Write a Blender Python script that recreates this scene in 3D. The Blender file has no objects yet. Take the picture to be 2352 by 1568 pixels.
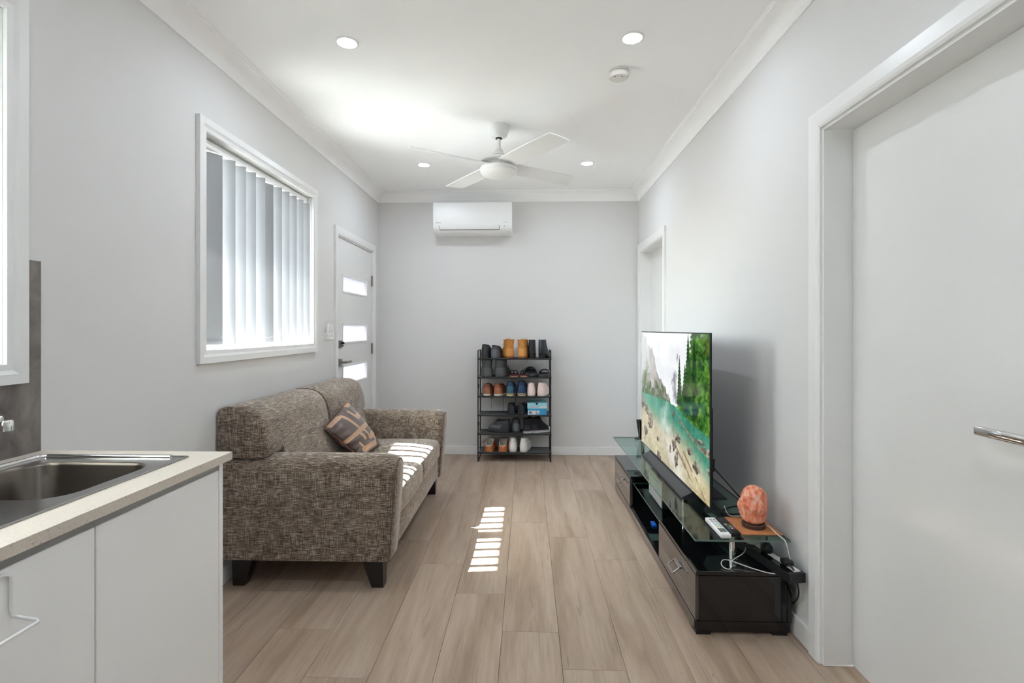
import bpy, bmesh, math, random
import numpy as np
from mathutils import Vector, Matrix
C = bpy.context.scene.collection
sc = bpy.context.scene
R = math.radians
random.seed(7)

# ------------------------------------------------------------------ camera, sky, sun, exposure
cd = bpy.data.cameras.new('camera')
cam = bpy.data.objects.new('camera', cd); C.objects.link(cam)
cam.location = (0, 0, 1.295)
cam.rotation_euler = (R(90), 0, math.atan(35 / 1190))
cd.sensor_width = 36; cd.lens = 1190 / 2352 * 36
cd.shift_y = -29 / 2352; cd.clip_start = 0.02
sc.camera = cam

w = bpy.data.worlds.new('sky'); sc.world = w; w.use_nodes = True
wn = w.node_tree.nodes; wl = w.node_tree.links
sky = wn.new('ShaderNodeTexSky'); sky.sky_type = 'NISHITA'; sky.sun_disc = False
sky.sun_elevation = R(50); sky.sun_rotation = R(275); sky.air_density = 1.0; sky.dust_density = 1.5
wn['Background'].inputs[1].default_value = 1.35
hs = wn.new('ShaderNodeHueSaturation'); hs.inputs['Saturation'].default_value = .45
wl.new(sky.outputs[0], hs.inputs['Color']); wl.new(hs.outputs[0], wn['Background'].inputs[0])

SUN_AZ = 0.11      # drift towards +Y per metre of +X
sd = bpy.data.lights.new('sun', 'SUN'); sd.energy = 30; sd.angle = R(0.55); sd.color = (1, .985, .97)
so = bpy.data.objects.new('sun', sd); C.objects.link(so)
so.rotation_euler = Vector((1, SUN_AZ, -1.19)).to_track_quat('-Z', 'Y').to_euler()
so.location = (-6, 3, 8)

vs = sc.view_settings
sc.display_settings.display_device = 'sRGB'
vs.view_transform = 'Standard'; vs.look = 'None'; vs.exposure = 1.96; vs.gamma = 1.0; vs.use_curve_mapping = False
LAMP = 80.0         # downlight emission
sc.cycles.max_bounces = 12; sc.cycles.diffuse_bounces = 7; sc.cycles.glossy_bounces = 5
sc.cycles.transmission_bounces = 8; sc.cycles.transparent_max_bounces = 16
sc.cycles.caustics_reflective = False; sc.cycles.caustics_refractive = False
sc.cycles.sample_clamp_indirect = 6.0; sc.cycles.use_denoising = True

# ------------------------------------------------------------------ materials
def lin(c):
    r = []
    for v in c[:3]:
        v = v / 255
        r.append(v / 12.92 if v <= .04045 else ((v + .055) / 1.055) ** 2.4)
    return (*r, 1)
def nodes(name):
    m = bpy.data.materials.new(name); m.use_nodes = True
    nt = m.node_tree
    return m, nt, nt.nodes['Principled BSDF'], nt.nodes, nt.links
def mat(name, c, rough=.5, metal=0., spec=.5, coat=0., bump=0., bscale=200., emit=None, sss=0., sheen=0., vary=0., vscale=20.):
    m, nt, b, N, L = nodes(name)
    b.inputs['Base Color'].default_value = lin(c)
    b.inputs['Roughness'].default_value = rough
    b.inputs['Metallic'].default_value = metal
    b.inputs['Specular IOR Level'].default_value = spec
    b.inputs['Coat Weight'].default_value = coat
    b.inputs['Coat Roughness'].default_value = .03
    b.inputs['Sheen Weight'].default_value = sheen
    if vary or bump:
        tc = N.new('ShaderNodeTexCoord')
        n = N.new('ShaderNodeTexNoise'); L.new(tc.outputs['Object'], n.inputs['Vector'])
        n.inputs['Scale'].default_value = bscale if bump else vscale
        n.inputs['Detail'].default_value = 4
        if vary:
            n2 = N.new('ShaderNodeTexNoise'); L.new(tc.outputs['Object'], n2.inputs['Vector'])
            n2.inputs['Scale'].default_value = vscale; n2.inputs['Detail'].default_value = 5
            mx = N.new('ShaderNodeMix'); mx.data_type = 'RGBA'
            a = [max(0, v * (1 - vary)) for v in c]; d = [min(255, v * (1 + vary)) for v in c]
            mx.inputs['A'].default_value = lin(a); mx.inputs['B'].default_value = lin(d)
            rp = N.new('ShaderNodeMapRange'); rp.inputs[1].default_value = .3; rp.inputs[2].default_value = .7
            L.new(n2.outputs[0], rp.inputs[0]); L.new(rp.outputs[0], mx.inputs['Factor'])
            L.new(mx.outputs['Result'], b.inputs['Base Color'])
        if bump:
            bp = N.new('ShaderNodeBump'); bp.inputs['Strength'].default_value = bump; bp.inputs['Distance'].default_value = .002
            L.new(n.outputs[0], bp.inputs['Height']); L.new(bp.outputs[0], b.inputs['Normal'])
    if emit:
        b.inputs['Emission Color'].default_value = lin(c); b.inputs['Emission Strength'].default_value = emit
    return m
def glass(name, tint, rough=0.0):
    m, nt, b, N, L = nodes(name)
    out = N['Material Output']
    t = N.new('ShaderNodeBsdfTransparent'); t.inputs[0].default_value = lin(tint)
    g = N.new('ShaderNodeBsdfGlossy'); g.inputs['Roughness'].default_value = rough
    lw = N.new('ShaderNodeLayerWeight'); lw.inputs[0].default_value = .5
    pw = N.new('ShaderNodeMath'); pw.operation = 'POWER'; pw.inputs[1].default_value = 5; L.new(lw.outputs['Facing'], pw.inputs[0])
    ma = N.new('ShaderNodeMath'); ma.operation = 'MULTIPLY_ADD'; ma.inputs[1].default_value = .6; ma.inputs[2].default_value = .04; L.new(pw.outputs[0], ma.inputs[0])
    mx = N.new('ShaderNodeMixShader')
    L.new(ma.outputs[0], mx.inputs[0]); L.new(t.outputs[0], mx.inputs[1]); L.new(g.outputs[0], mx.inputs[2])
    L.new(mx.outputs[0], out.inputs[0]); N.remove(b)
    return m
def translucent(name, c, t=.5, tc=None):
    m, nt, b, N, L = nodes(name)
    d = N.new('ShaderNodeBsdfDiffuse'); d.inputs[0].default_value = lin(c)
    tr = N.new('ShaderNodeBsdfTranslucent'); tr.inputs[0].default_value = lin(tc or c)
    mx = N.new('ShaderNodeMixShader'); mx.inputs[0].default_value = t
    L.new(d.outputs[0], mx.inputs[1]); L.new(tr.outputs[0], mx.inputs[2])
    L.new(mx.outputs[0], N['Material Output'].inputs[0]); N.remove(b)
    return m
def fabric(name, dark, mid, light):
    m, nt, b, N, L = nodes(name)
    tc = N.new('ShaderNodeTexCoord')
    def nz(sx, sy, sz, det=3, rough=.6):
        mp = N.new('ShaderNodeMapping'); mp.inputs['Scale'].default_value = (sx, sy, sz)
        L.new(tc.outputs['Object'], mp.inputs[0])
        n = N.new('ShaderNodeTexNoise'); n.inputs['Scale'].default_value = 1; n.inputs['Detail'].default_value = det
        n.inputs['Roughness'].default_value = rough
        L.new(mp.outputs[0], n.inputs['Vector']); return n.outputs[0]
    def math_(op, a, bb):
        k = N.new('ShaderNodeMath'); k.operation = op
        for i, v in ((0, a), (1, bb)):
            if isinstance(v, (int, float)): k.inputs[i].default_value = v
            else: L.new(v, k.inputs[i])
        return k.outputs[0]
    h = nz(34, 22, 620, 2, .5); v = nz(620, 300, 22, 2, .5); bl = nz(14, 10, 14, 2)
    s = math_('ADD', math_('MULTIPLY', h, .55), math_('MULTIPLY', v, .45))
    s = math_('ADD', s, math_('MULTIPLY', math_('SUBTRACT', bl, .5), .12))
    rp = N.new('ShaderNodeValToRGB'); e = rp.color_ramp.elements
    e[0].position = .37; e[0].color = lin(dark); e[1].position = .66; e[1].color = lin(light)
    k = e.new(.5); k.color = lin(mid)
    L.new(s, rp.inputs[0]); L.new(rp.outputs[0], b.inputs['Base Color'])
    b.inputs['Roughness'].default_value = .95; b.inputs['Specular IOR Level'].default_value = .1
    b.inputs['Sheen Weight'].default_value = .55; b.inputs['Sheen Roughness'].default_value = .45; b.inputs['Sheen Tint'].default_value = (1, .96, .92, 1)
    bp = N.new('ShaderNodeBump'); bp.inputs['Strength'].default_value = .35; bp.inputs['Distance'].default_value = .002
    L.new(s, bp.inputs['Height']); L.new(bp.outputs[0], b.inputs['Normal'])
    return m
def wood(name):
    m, nt, b, N, L = nodes(name)
    tc = N.new('ShaderNodeTexCoord'); oi = N.new('ShaderNodeObjectInfo')
    off = N.new('ShaderNodeVectorMath'); off.operation = 'MULTIPLY_ADD'
    cmb = N.new('ShaderNodeCombineXYZ')
    mr = N.new('ShaderNodeMath'); mr.operation = 'MULTIPLY'; mr.inputs[1].default_value = 37.
    L.new(oi.outputs['Random'], mr.inputs[0])
    for i in range(3): L.new(mr.outputs[0], cmb.inputs[i])
    ad = N.new('ShaderNodeVectorMath'); ad.operation = 'ADD'
    L.new(tc.outputs['Object'], ad.inputs[0]); L.new(cmb.outputs[0], ad.inputs[1])
    def nz(sx, sy, det=5, dist=0., rough=.6):
        mp = N.new('ShaderNodeMapping'); mp.inputs['Scale'].default_value = (sx, sy, 1)
        L.new(ad.outputs[0], mp.inputs[0])
        n = N.new('ShaderNodeTexNoise'); n.inputs['Scale'].default_value = 1; n.inputs['Detail'].default_value = det
        n.inputs['Distortion'].default_value = dist; n.inputs['Roughness'].default_value = rough
        L.new(mp.outputs[0], n.inputs['Vector']); return n.outputs[0]
    def ramp(src, stops):
        rp = N.new('ShaderNodeValToRGB'); e = rp.color_ramp.elements
        e[0].position, e[0].color = stops[0]; e[1].position, e[1].color = stops[-1]
        for p, c in stops[1:-1]:
            k = e.new(p); k.color = c
        L.new(src, rp.inputs[0]); return rp.outputs[0]
    def mix(mode, fac, a, bb):
        k = N.new('ShaderNodeMix'); k.data_type = 'RGBA'; k.blend_type = mode
        if isinstance(fac, (int, float)): k.inputs['Factor'].default_value = fac
        else: L.new(fac, k.inputs['Factor'])
        for s, v in (('A', a), ('B', bb)):
            if isinstance(v, tuple): k.inputs[s].default_value = v
            else: L.new(v, k.inputs[s])
        return k.outputs['Result']
    g = lambda v: (v, v, v, 1)
    base = ramp(nz(9, .9, 4, .6), [(.3, lin((154, 132, 113))), (.5, lin((174, 153, 134))), (.7, lin((188, 169, 151)))])
    fine = ramp(nz(150, 4, 4, .3), [(.3, g(.86)), (.7, g(1.04))])
    c1 = mix('MULTIPLY', .75, base, fine)
    streak = ramp(nz(34, 1.6, 6, 1.4, .7), [(.56, g(0)), (.68, g(1))])
    c2 = mix('MIX', mix('MULTIPLY', 1., streak, g(.5)), c1, lin((132, 115, 101)))
    crack = ramp(nz(60, 3.2, 5, 1.8, .7), [(.655, g(0)), (.70, g(1))])
    c3 = mix('MIX', mix('MULTIPLY', 1., crack, g(.65)), c2, lin((100, 84, 72)))
    tint = N.new('ShaderNodeMapRange'); tint.inputs[3].default_value = .95; tint.inputs[4].default_value = 1.05
    L.new(oi.outputs['Random'], tint.inputs[0])
    hs = N.new('ShaderNodeHueSaturation'); L.new(tint.outputs[0], hs.inputs['Value']); L.new(c3, hs.inputs['Color'])
    L.new(hs.outputs[0], b.inputs['Base Color'])
    b.inputs['Roughness'].default_value = .42; b.inputs['Specular IOR Level'].default_value = .35
    bp = N.new('ShaderNodeBump'); bp.inputs['Strength'].default_value = .08; bp.inputs['Distance'].default_value = .001
    L.new(fine, bp.inputs['Height']); L.new(bp.outputs[0], b.inputs['Normal'])
    return m
def speckle(name, base, d1, d2, scale):
    m, nt, b, N, L = nodes(name)
    tc = N.new('ShaderNodeTexCoord')
    v = N.new('ShaderNodeTexVoronoi'); v.inputs['Scale'].default_value = scale; L.new(tc.outputs['Object'], v.inputs['Vector'])
    n = N.new('ShaderNodeTexNoise'); n.inputs['Scale'].default_value = scale * .5; n.inputs['Detail'].default_value = 6
    L.new(tc.outputs['Object'], n.inputs['Vector'])
    r = N.new('ShaderNodeValToRGB'); e = r.color_ramp.elements
    e[0].position = .27; e[0].color = lin(d1); e[1].position = .62; e[1].color = lin(d2)
    k = e.new(.36); k.color = lin(base); L.new(n.outputs[0], r.inputs[0])
    L.new(r.outputs[0], b.inputs['Base Color']); b.inputs['Roughness'].default_value = .35
    return m
def slate(name):
    m, nt, b, N, L = nodes(name)
    tc = N.new('ShaderNodeTexCoord')
    n = N.new('ShaderNodeTexNoise'); n.inputs['Scale'].default_value = 7; n.inputs['Detail'].default_value = 9
    n.inputs['Roughness'].default_value = .62; n.inputs['Distortion'].default_value = .8
    L.new(tc.outputs['Object'], n.inputs['Vector'])
    r = N.new('ShaderNodeValToRGB'); e = r.color_ramp.elements
    e[0].position = .32; e[0].color = lin((88, 82, 79)); e[1].position = .72; e[1].color = lin((140, 132, 127))
    L.new(n.outputs[0], r.inputs[0])
    w2 = N.new('ShaderNodeTexNoise'); w2.inputs['Scale'].default_value = 5; w2.inputs['Detail'].default_value = 8; w2.inputs['Distortion'].default_value = 2.2
    L.new(tc.outputs['Object'], w2.inputs['Vector'])
    r2 = N.new('ShaderNodeValToRGB'); e2 = r2.color_ramp.elements
    e2[0].position = .492; e2[0].color = (0, 0, 0, 1); e2[1].position = .508; e2[1].color = (0, 0, 0, 1)
    k = e2.new(.5); k.color = (.12, .12, .12, 1); L.new(w2.outputs[0], r2.inputs[0])
    mx = N.new('ShaderNodeMix'); mx.data_type = 'RGBA'; L.new(r2.outputs[0], mx.inputs['Factor'])
    L.new(r.outputs[0], mx.inputs['A']); mx.inputs['B'].default_value = lin((180, 172, 165))
    L.new(mx.outputs['Result'], b.inputs['Base Color']); b.inputs['Roughness'].default_value = .4
    return m
def vcol(name, rough=.5, emit=0., coat=0., attr='Col', spec=.5, sheen=0.):
    m, nt, b, N, L = nodes(name)
    a = N.new('ShaderNodeVertexColor'); a.layer_name = attr
    b.inputs['Roughness'].default_value = rough; b.inputs['Coat Weight'].default_value = coat
    b.inputs['Coat Roughness'].default_value = .02; b.inputs['Specular IOR Level'].default_value = spec
    b.inputs['Sheen Weight'].default_value = sheen
    if emit:
        b.inputs['Base Color'].default_value = (.004, .004, .004, 1)
        L.new(a.outputs[0], b.inputs['Emission Color']); b.inputs['Emission Strength'].default_value = emit
    else:
        L.new(a.outputs[0], b.inputs['Base Color'])
    return m
def salt_mat():
    m, nt, b, N, L = nodes('salt_crystal')
    tc = N.new('ShaderNodeTexCoord')
    mp = N.new('ShaderNodeMapping'); mp.inputs['Scale'].default_value = (1, 1, .55); L.new(tc.outputs['Object'], mp.inputs[0])
    n = N.new('ShaderNodeTexNoise'); n.inputs['Scale'].default_value = 58; n.inputs['Detail'].default_value = 8; n.inputs['Roughness'].default_value = .65
    L.new(mp.outputs[0], n.inputs['Vector'])
    r = N.new('ShaderNodeValToRGB'); e = r.color_ramp.elements
    e[0].position = .36; e[0].color = lin((216, 104, 62)); e[1].position = .66; e[1].color = lin((248, 206, 188))
    k = e.new(.5); k.color = lin((236, 152, 120)); L.new(n.outputs[0], r.inputs[0])
    L.new(r.outputs[0], b.inputs['Base Color']); b.inputs['Roughness'].default_value = .55
    b.inputs['Subsurface Weight'].default_value = .25; b.inputs['Subsurface Radius'].default_value = (.02, .008, .004)
    bp = N.new('ShaderNodeBump'); bp.inputs['Strength'].default_value = .5; bp.inputs['Distance'].default_value = .004
    L.new(n.outputs[0], bp.inputs['Height']); L.new(bp.outputs[0], b.inputs['Normal'])
    return m

M = dict(
    wall=mat('wall_paint', (219, 218, 217), .7, spec=.25, bump=.02, bscale=300),
    ceil=mat('ceiling_paint', (250, 250, 250), .85, spec=.15),
    trim=mat('trim_gloss_white', (232, 232, 231), .32, spec=.45),
    reveal=mat('reveal_paint', (212, 212, 211), .6, spec=.3),
    door=mat('door_enamel', (228, 228, 227), .17, spec=.5, bump=.03, bscale=160),
    white=mat('white_plastic', (238, 238, 237), .35),
    fan=mat('fan_white', (232, 232, 231), .4),
    offwhite=mat('off_white_plastic', (222, 219, 213), .45),
    laminate=mat('white_laminate', (247, 248, 248), .38),
    alu=mat('grey_aluminium', (172, 175, 178), .35, metal=.6),
    steel=mat('brushed_steel', (150, 149, 147), .2, metal=1.),
    steel_in=mat('steel_bowl_darkened', (104, 97, 90), .3, metal=1.),  # darker copy of the steel, with dark reflections put into its colour
    chrome=mat('chrome', (225, 225, 225), .06, metal=1.),
    nickel=mat('satin_nickel', (165, 160, 152), .3, metal=1.),
    stone=speckle('engineered_stone', (208, 198, 186), (162, 142, 122), (216, 207, 196), 420),
    slate=slate('slate_panel'),
    sofa=fabric('tweed', (52, 40, 31), (114, 99, 85), (204, 190, 174)),
    sofaseam=mat('tweed_piping', (96, 86, 78), .9),
    legs=mat('dark_stained_wood', (26, 20, 17), .35),
    floor=wood('oak_plank'),
    subfloor=mat('joint_brown', (104, 88, 74), .9),  # plain brown base showing in the gaps between planks
    gloss=mat('black_gloss', (14, 14, 15), .05, spec=.5, coat=.3),
    drawer=mat('reflection_grey_gloss', (66, 62, 61), .07, spec=.6, coat=.6),  # reflected floor greyed into the base colour of the black gloss
    black=mat('black_plastic', (22, 22, 23), .45),
    blackmetal=mat('black_powder_coat', (24, 24, 25), .5),
    mesh=mat('grey_shelf_fabric', (84, 84, 84), .85),
    glass=glass('clear_glass', (222, 238, 234)),
    winglass=glass('window_glass', (246, 250, 249)),
    edge=mat('glass_edge', (92, 116, 108), .15, spec=.6),
    frost=translucent('frosted_glass', (218, 219, 224), .20),
    blind=translucent('blind_fabric', (152, 153, 155), .015),
    roller=translucent('roller_cloth', (240, 240, 238), .36),
    bulb=mat('led_diffuser', (232, 242, 255), .5, emit=LAMP),
    salt=salt_mat(),
    cork=mat('cork', (186, 122, 74), .85, vary=.18, vscale=260),
    lampwood=mat('brown_lamp_base', (74, 52, 44), .45),
    paving=mat('concrete_paving', (152, 150, 146), .9, vary=.1, vscale=6),
    brick=mat('outside_wall', (200, 196, 190), .9),
    silver=mat('silver_grey', (168, 170, 172), .35, metal=.3),
)

# ------------------------------------------------------------------ builders
class MB:
    def __init__(s): s.bm = bmesh.new()
    def box(s, x0, y0, z0, x1, y1, z1, bev=0., seg=2):
        r = bmesh.ops.create_cube(s.bm, size=1)
        vs_ = r['verts']
        for v in vs_:
            v.co = Vector(((x0 + x1) / 2 + v.co.x * (x1 - x0), (y0 + y1) / 2 + v.co.y * (y1 - y0), (z0 + z1) / 2 + v.co.z * (z1 - z0)))
        if bev:
            es = list({e for v in vs_ for e in v.link_edges})
            bmesh.ops.bevel(s.bm, geom=es, offset=bev, segments=seg, affect='EDGES', profile=.5)
        return s
    def loft(s, rings, closed=True, cap0=True, cap1=True):
        rows = [[s.bm.verts.new(p) for p in r] for r in rings]
        n = len(rows[0])
        for a, b in zip(rows, rows[1:]):
            for i in range(n if closed else n - 1):
                j = (i + 1) % n
                try: s.bm.faces.new((a[i], a[j], b[j], b[i]))
                except ValueError: pass
        if closed and cap0: s.bm.faces.new(rows[0][::-1])
        if closed and cap1: s.bm.faces.new(rows[-1])
        return s
    def tube(s, pts, r, seg=8, caps=True, smooth=0):
        P = [Vector(p) for p in pts]
        for _ in range(smooth):
            Q = [P[0]]
            for a, b in zip(P, P[1:]): Q += [a * .75 + b * .25, a * .25 + b * .75]
            Q.append(P[-1]); P = Q
        rings = []; up = None
        for i, p in enumerate(P):
            d = (P[min(i + 1, len(P) - 1)] - P[max(i - 1, 0)]).normalized()
            if up is None: up = Vector((0, 0, 1)) if abs(d.z) < .9 else Vector((1, 0, 0))
            x = d.cross(up)
            if x.length < 1e-4: x = d.orthogonal()
            x.normalize(); y = x.cross(d).normalized(); up = y
            rr = float(np.interp(i / (len(P) - 1), np.linspace(0, 1, len(r)), r)) if isinstance(r, (list, tuple)) else r
            rings.append([p + x * (math.cos(t) * rr) + y * (math.sin(t) * rr) for t in [2 * math.pi * k / seg for k in range(seg)]])
        return s.loft(rings, True, caps, caps)
    def lathe(s, prof, c=(0, 0, 0), seg=32, axis='Z', cap=True):
        rings = []
        for r, z in prof:
            ring = []
            for k in range(seg):
                t = 2 * math.pi * k / seg; a, b = math.cos(t) * r, math.sin(t) * r
                if axis == 'Z': p = (c[0] + a, c[1] + b, c[2] + z)
                elif axis == 'X': p = (c[0] + z, c[1] + a, c[2] + b)
                else: p = (c[0] + a, c[1] + z, c[2] + b)
                ring.append(p)
            rings.append(ring)
        return s.loft(rings, True, cap, cap)
    def prism(s, poly, a, b, axis='Y'):
        def P(u, v, t):
            return {'Y': (u, t, v), 'X': (t, u, v), 'Z': (u, v, t)}[axis]
        return s.loft([[P(u, v, a) for u, v in poly], [P(u, v, b) for u, v in poly]])
    def build(s, name, m, parent=None, smooth=False, label=None, sharp=40):
        bmesh.ops.recalc_face_normals(s.bm, faces=s.bm.faces)
        me = bpy.data.meshes.new(name); s.bm.to_mesh(me); s.bm.free()
        return link(name, me, m, parent, smooth, label, sharp)
def link(name, me, m, parent=None, smooth=False, label=None, sharp=40):
    me.materials.append(m)
    if smooth:
        me.polygons.foreach_set('use_smooth', [True] * len(me.polygons))
        me.set_sharp_from_angle(angle=R(sharp))
    o = bpy.data.objects.new(name, me); C.objects.link(o)
    if parent:
        o.parent = parent
        o.matrix_parent_inverse = Matrix() if is_local(parent) else WM(parent).inverted()
    if label: o['label'] = label
    return o
def is_local(o):
    while o:
        if o.name in LOCAL: return True
        o = o.parent
    return False
LOCAL = set()
def WM(o):
    m = Matrix.LocRotScale(o.location, o.rotation_euler, o.scale)
    return (WM(o.parent) @ o.matrix_parent_inverse @ m) if o.parent else m
def thing(name, label, cat, loc=(0, 0, 0), group=None, rz=0, local=False):
    e = bpy.data.objects.new(name, None); C.objects.link(e); e.empty_display_size = .05
    e.location = loc; e.rotation_euler = (0, 0, rz)
    if local: LOCAL.add(e.name)
    tag(e, label, cat, group); return e
def tag(o, label, cat, group=None):
    o['label'] = label; o['category'] = cat
    if group: o['group'] = group
    return o
def struct(name, mb, m, smooth=False, parent=None, label=None):
    o = mb.build(name, m, parent, smooth)
    if not parent: o['kind'] = 'structure'
    if label: o['label'] = label
    return o
def sempty(name, loc, label=None):
    e = bpy.data.objects.new(name, None); C.objects.link(e); e.location = loc; e['kind'] = 'structure'
    if label: e['label'] = label
    return e

XL, XR, YB, YF, H = -1.545, 1.14, 5.33, -2.4, 2.7

# ------------------------------------------------------------------ floor with its planks
fl = struct('floor', MB().box(XL - .2, YF - .2, -.06, XR + .25, YB + .2, -.006), M['subfloor'])
seams = [XL - .02] + [-1.315 + .2415 * i for i in range(11)] + [XR + .14]
joints = [1.6, 2.53, 2.21, 1.905, 2.843, 2.53, 2.217, 1.976, 2.92, 2.61, 2.2, 2.75]
PL = 1.253
for i in range(len(seams) - 1):
    a, b = seams[i], seams[i + 1]
    y = joints[i] - 5 * PL
    while y < YB:
        y0, y1 = max(y, YF), min(y + PL, YB)
        if y1 - y0 > .05:
            g = .0006
            mb = MB().box(a + g - (a + b) / 2, y0 + g - (y0 + y1) / 2, -.008, b - g - (a + b) / 2, y1 - g - (y0 + y1) / 2, 0)
            bmesh.ops.bevel(mb.bm, geom=[e for e in mb.bm.edges if all(v.co.z > -.001 for v in e.verts)], offset=.0007, segments=1, affect='EDGES')
            o = mb.build('plank', M['floor'], None)
            o.location = ((a + b) / 2, (y0 + y1) / 2, 0); o.parent = fl
        y += PL

# ------------------------------------------------------------------ walls, ceiling, cornice
def wall(name, xy0, xy1, fixed0, fixed1, holes, axis, zt=H + .1):
    """a wall slab cut by rectangular openings (u0,u1,z0,z1)"""
    us = sorted({xy0, xy1, *[h[0] for h in holes], *[h[1] for h in holes]})
    zs = sorted({-.06, zt, *[h[2] for h in holes], *[h[3] for h in holes]})
    mb = MB()
    for u0, u1 in zip(us, us[1:]):
        run = None
        for z0, z1 in list(zip(zs, zs[1:])) + [(None, None)]:
            open_ = z0 is None or any(h[0] <= u0 and u1 <= h[1] and h[2] <= z0 and z1 <= h[3] for h in holes)
            if open_:
                if run:
                    if axis == 'Y': mb.box(fixed0, u0, run[0], fixed1, u1, run[1])
                    else: mb.box(u0, fixed0, run[0], u1, fixed1, run[1])
                run = None
            else:
                run = (run[0], z1) if run else (z0, z1)
    return struct(name, mb, M['wall'])
WIN1 = (2.432, 3.676, 1.19, 2.24)
WIN2 = (.10, 1.482, 1.19, 2.24)
DR1 = (4.165, 5.125, -.06, 2.062)
DR2 = (4.36, 5.235, -.06, 2.068)
DR3 = (1.17, 2.035, -.06, 2.07)
wall('wall_left', YF - .2, YB + .2, XL - .2, XL, [WIN1, WIN2, DR1], 'Y')
wall('wall_right', YF - .2, YB + .2, XR, XR + .2, [DR2, DR3], 'Y')
wall('wall_back', XL - .2, XR + .2, YB, YB + .2, [], 'X')
wall('wall_front', XL - .2, XR + .2, YF - .2, YF, [], 'X')
struct('ceiling', MB().box(XL - .2, YF - .2, H, XR + .2, YB + .2, H + .12), M['ceil'])
cp = [(0, -.10), (.006, -.10), (.008, -.092)]
for k in range(9):
    t = k / 8 * math.pi / 2
    cp.append((.012 + .070 * (1 - math.cos(t)), -.088 + .072 * math.sin(t)))
cp += [(.084, -.010), (.092, -.008), (.092, 0), (0, 0)]
def cornice(name, a, b, inward, off):
    ring = lambda pt, d: [(pt[0] + inward[0] * u + d[0] * u, pt[1] + inward[1] * u + d[1] * u, H + v) for u, v in cp]
    da, db = off
    struct(name, MB().loft([ring(a, da), ring(b, db)]), M['ceil'], smooth=True)
cornice('trim_1', (XL, YF), (XL, YB), (1, 0), ((0, 1), (0, -1)))
cornice('trim_2', (XL, YB), (XR, YB), (0, -1), ((1, 0), (-1, 0)))
cornice('trim_3', (XR, YB), (XR, YF), (-1, 0), ((0, -1), (0, 1)))
def skirt(name, x0, y0, x1, y1):
    mb = MB().box(x0, y0, .003, x1, y1, .085)
    struct(name, mb, M['trim'])
skirt('baseboard_left', XL, 1.6, XL + .013, 4.10)
skirt('baseboard_back', XL, YB - .013, XR, YB)
skirt('baseboard_right', XR - .013, 2.10, XR, 4.29)

# ------------------------------------------------------------------ windows
def frame_ring(mb, x, y0, y1, z0, z1, prof):
    """mitred picture frame in a plane of constant x; prof = (outset from opening, protrusion) points"""
    rings = []
    for cy, cz, sy, sz in ((y0, z0, -1, -1), (y1, z0, 1, -1), (y1, z1, 1, 1), (y0, z1, -1, 1), (y0, z0, -1, -1)):
        rings.append([(x + p, cy + sy * o, cz + sz * o) for o, p in prof])
    mb.loft(rings, closed=True, cap0=False, cap1=False); return mb
ARCH = [(0, -.06), (0, .013), (.018, .014), (.030, .020), (.060, .021), (.060, 0), (.03, 0)]
def window(name, W, label):
    y0, y1, z0, z1 = W
    e = sempty(name, (XL, (y0 + y1) / 2, z0), label)
    struct('architrave', frame_ring(MB(), XL, y0, y1, z0, z1, ARCH), M['trim'], parent=e)
    mb = MB(); X0, X1 = XL - .145, XL
    mb.box(X0, y0 - .001, z0, X1, y0 + .0015, z1); mb.box(X0, y1 - .0015, z0, X1, y1 + .001, z1)
    mb.box(X0, y0, z0 - .001, X1, y1, z0 + .0015); mb.box(X0, y0, z1 - .0015, X1, y1, z1 + .001)
    struct('reveal', mb, M['reveal'], parent=e)
    frame_ring(mb2 := MB(), XL - .15, y0 + .05, y1 - .05, z0 + .05, z1 - .05, [(0, 0), (0, .03), (.05, .03), (.05, 0)])
    ym = (y0 + y1) / 2
    mb2.box(XL - .15, y0 + .04, z0 + .04, XL - .122, y0 + .088, z1 - .04)  # near stile widened to block sun leaking past the first slat
    mb2.box(XL - .15, ym - .02, z0 + .04, XL - .125, ym + .02, z1 - .04)
    struct('sash', mb2, M['white'], parent=e)
    for a, b in ((y0 + .05, ym - .02), (ym + .02, y1 - .05)):
        struct('pane', MB().box(XL - .141, a - .005, z0 + .045, XL - .137, b + .005, z1 - .045), M['winglass'], parent=e)
    return e
window('window_1', WIN1, 'white framed window behind the sofa, covered by vertical slats')
window('window_2', WIN2, 'white framed kitchen window above the sink')

# vertical blind
bx = XL - .060
vb = thing('vertical_blind', 'white vertical slat blind hanging in the window above the sofa', 'blind', (bx, 3.02, 2.2))
y0, y1, z0, z1 = WIN1
hr = MB().box(bx - .025, y0 + .013, z1 - .050, bx + .030, y1 - .013, z1 - .012, .003)
hr.build('headrail', M['white'], vb)
SL_W = .127
for k in range(11):
    yc = 2.574 + .1045 * k
    ang = R(67 + random.uniform(-2, 2))
    if k == 0: ang = R(35); yc = 2.572
    if k == 5: ang = R(33); yc += .014
    zb, zt = z0 + .024, z1 - .054
    pts = []
    for i in range(9):
        s = (i / 8 - .5) * SL_W; bow = .007 * (1 - (2 * (i / 8 - .5)) ** 2)
        dx, dy = math.sin(ang), math.cos(ang)
        pts.append((bx + dx * s + dy * bow, yc + dy * s - dx * bow))
    rings = [[(x, y, z) for x, y in pts] for z in (zb, zb + .035, zb + .036, zt - .02, zt)]
    mb = MB().loft(rings, closed=False)
    sl = mb.build('slat', M['blind'], vb, smooth=True)
    MB().box(bx - .006, yc - .006, zt - .005, bx + .006, yc + .006, z1 - .049).build('hanger', M['white'], sl)
    mb = MB()
    for off in (.0012, -.0012):
        mb.loft([[(x + off, y, z) for x, y in pts] for z in (zb + .002, zb + .030)], closed=False)
    mb.build('weight_pocket', M['blind'], sl, smooth=True)
ch = MB()
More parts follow.
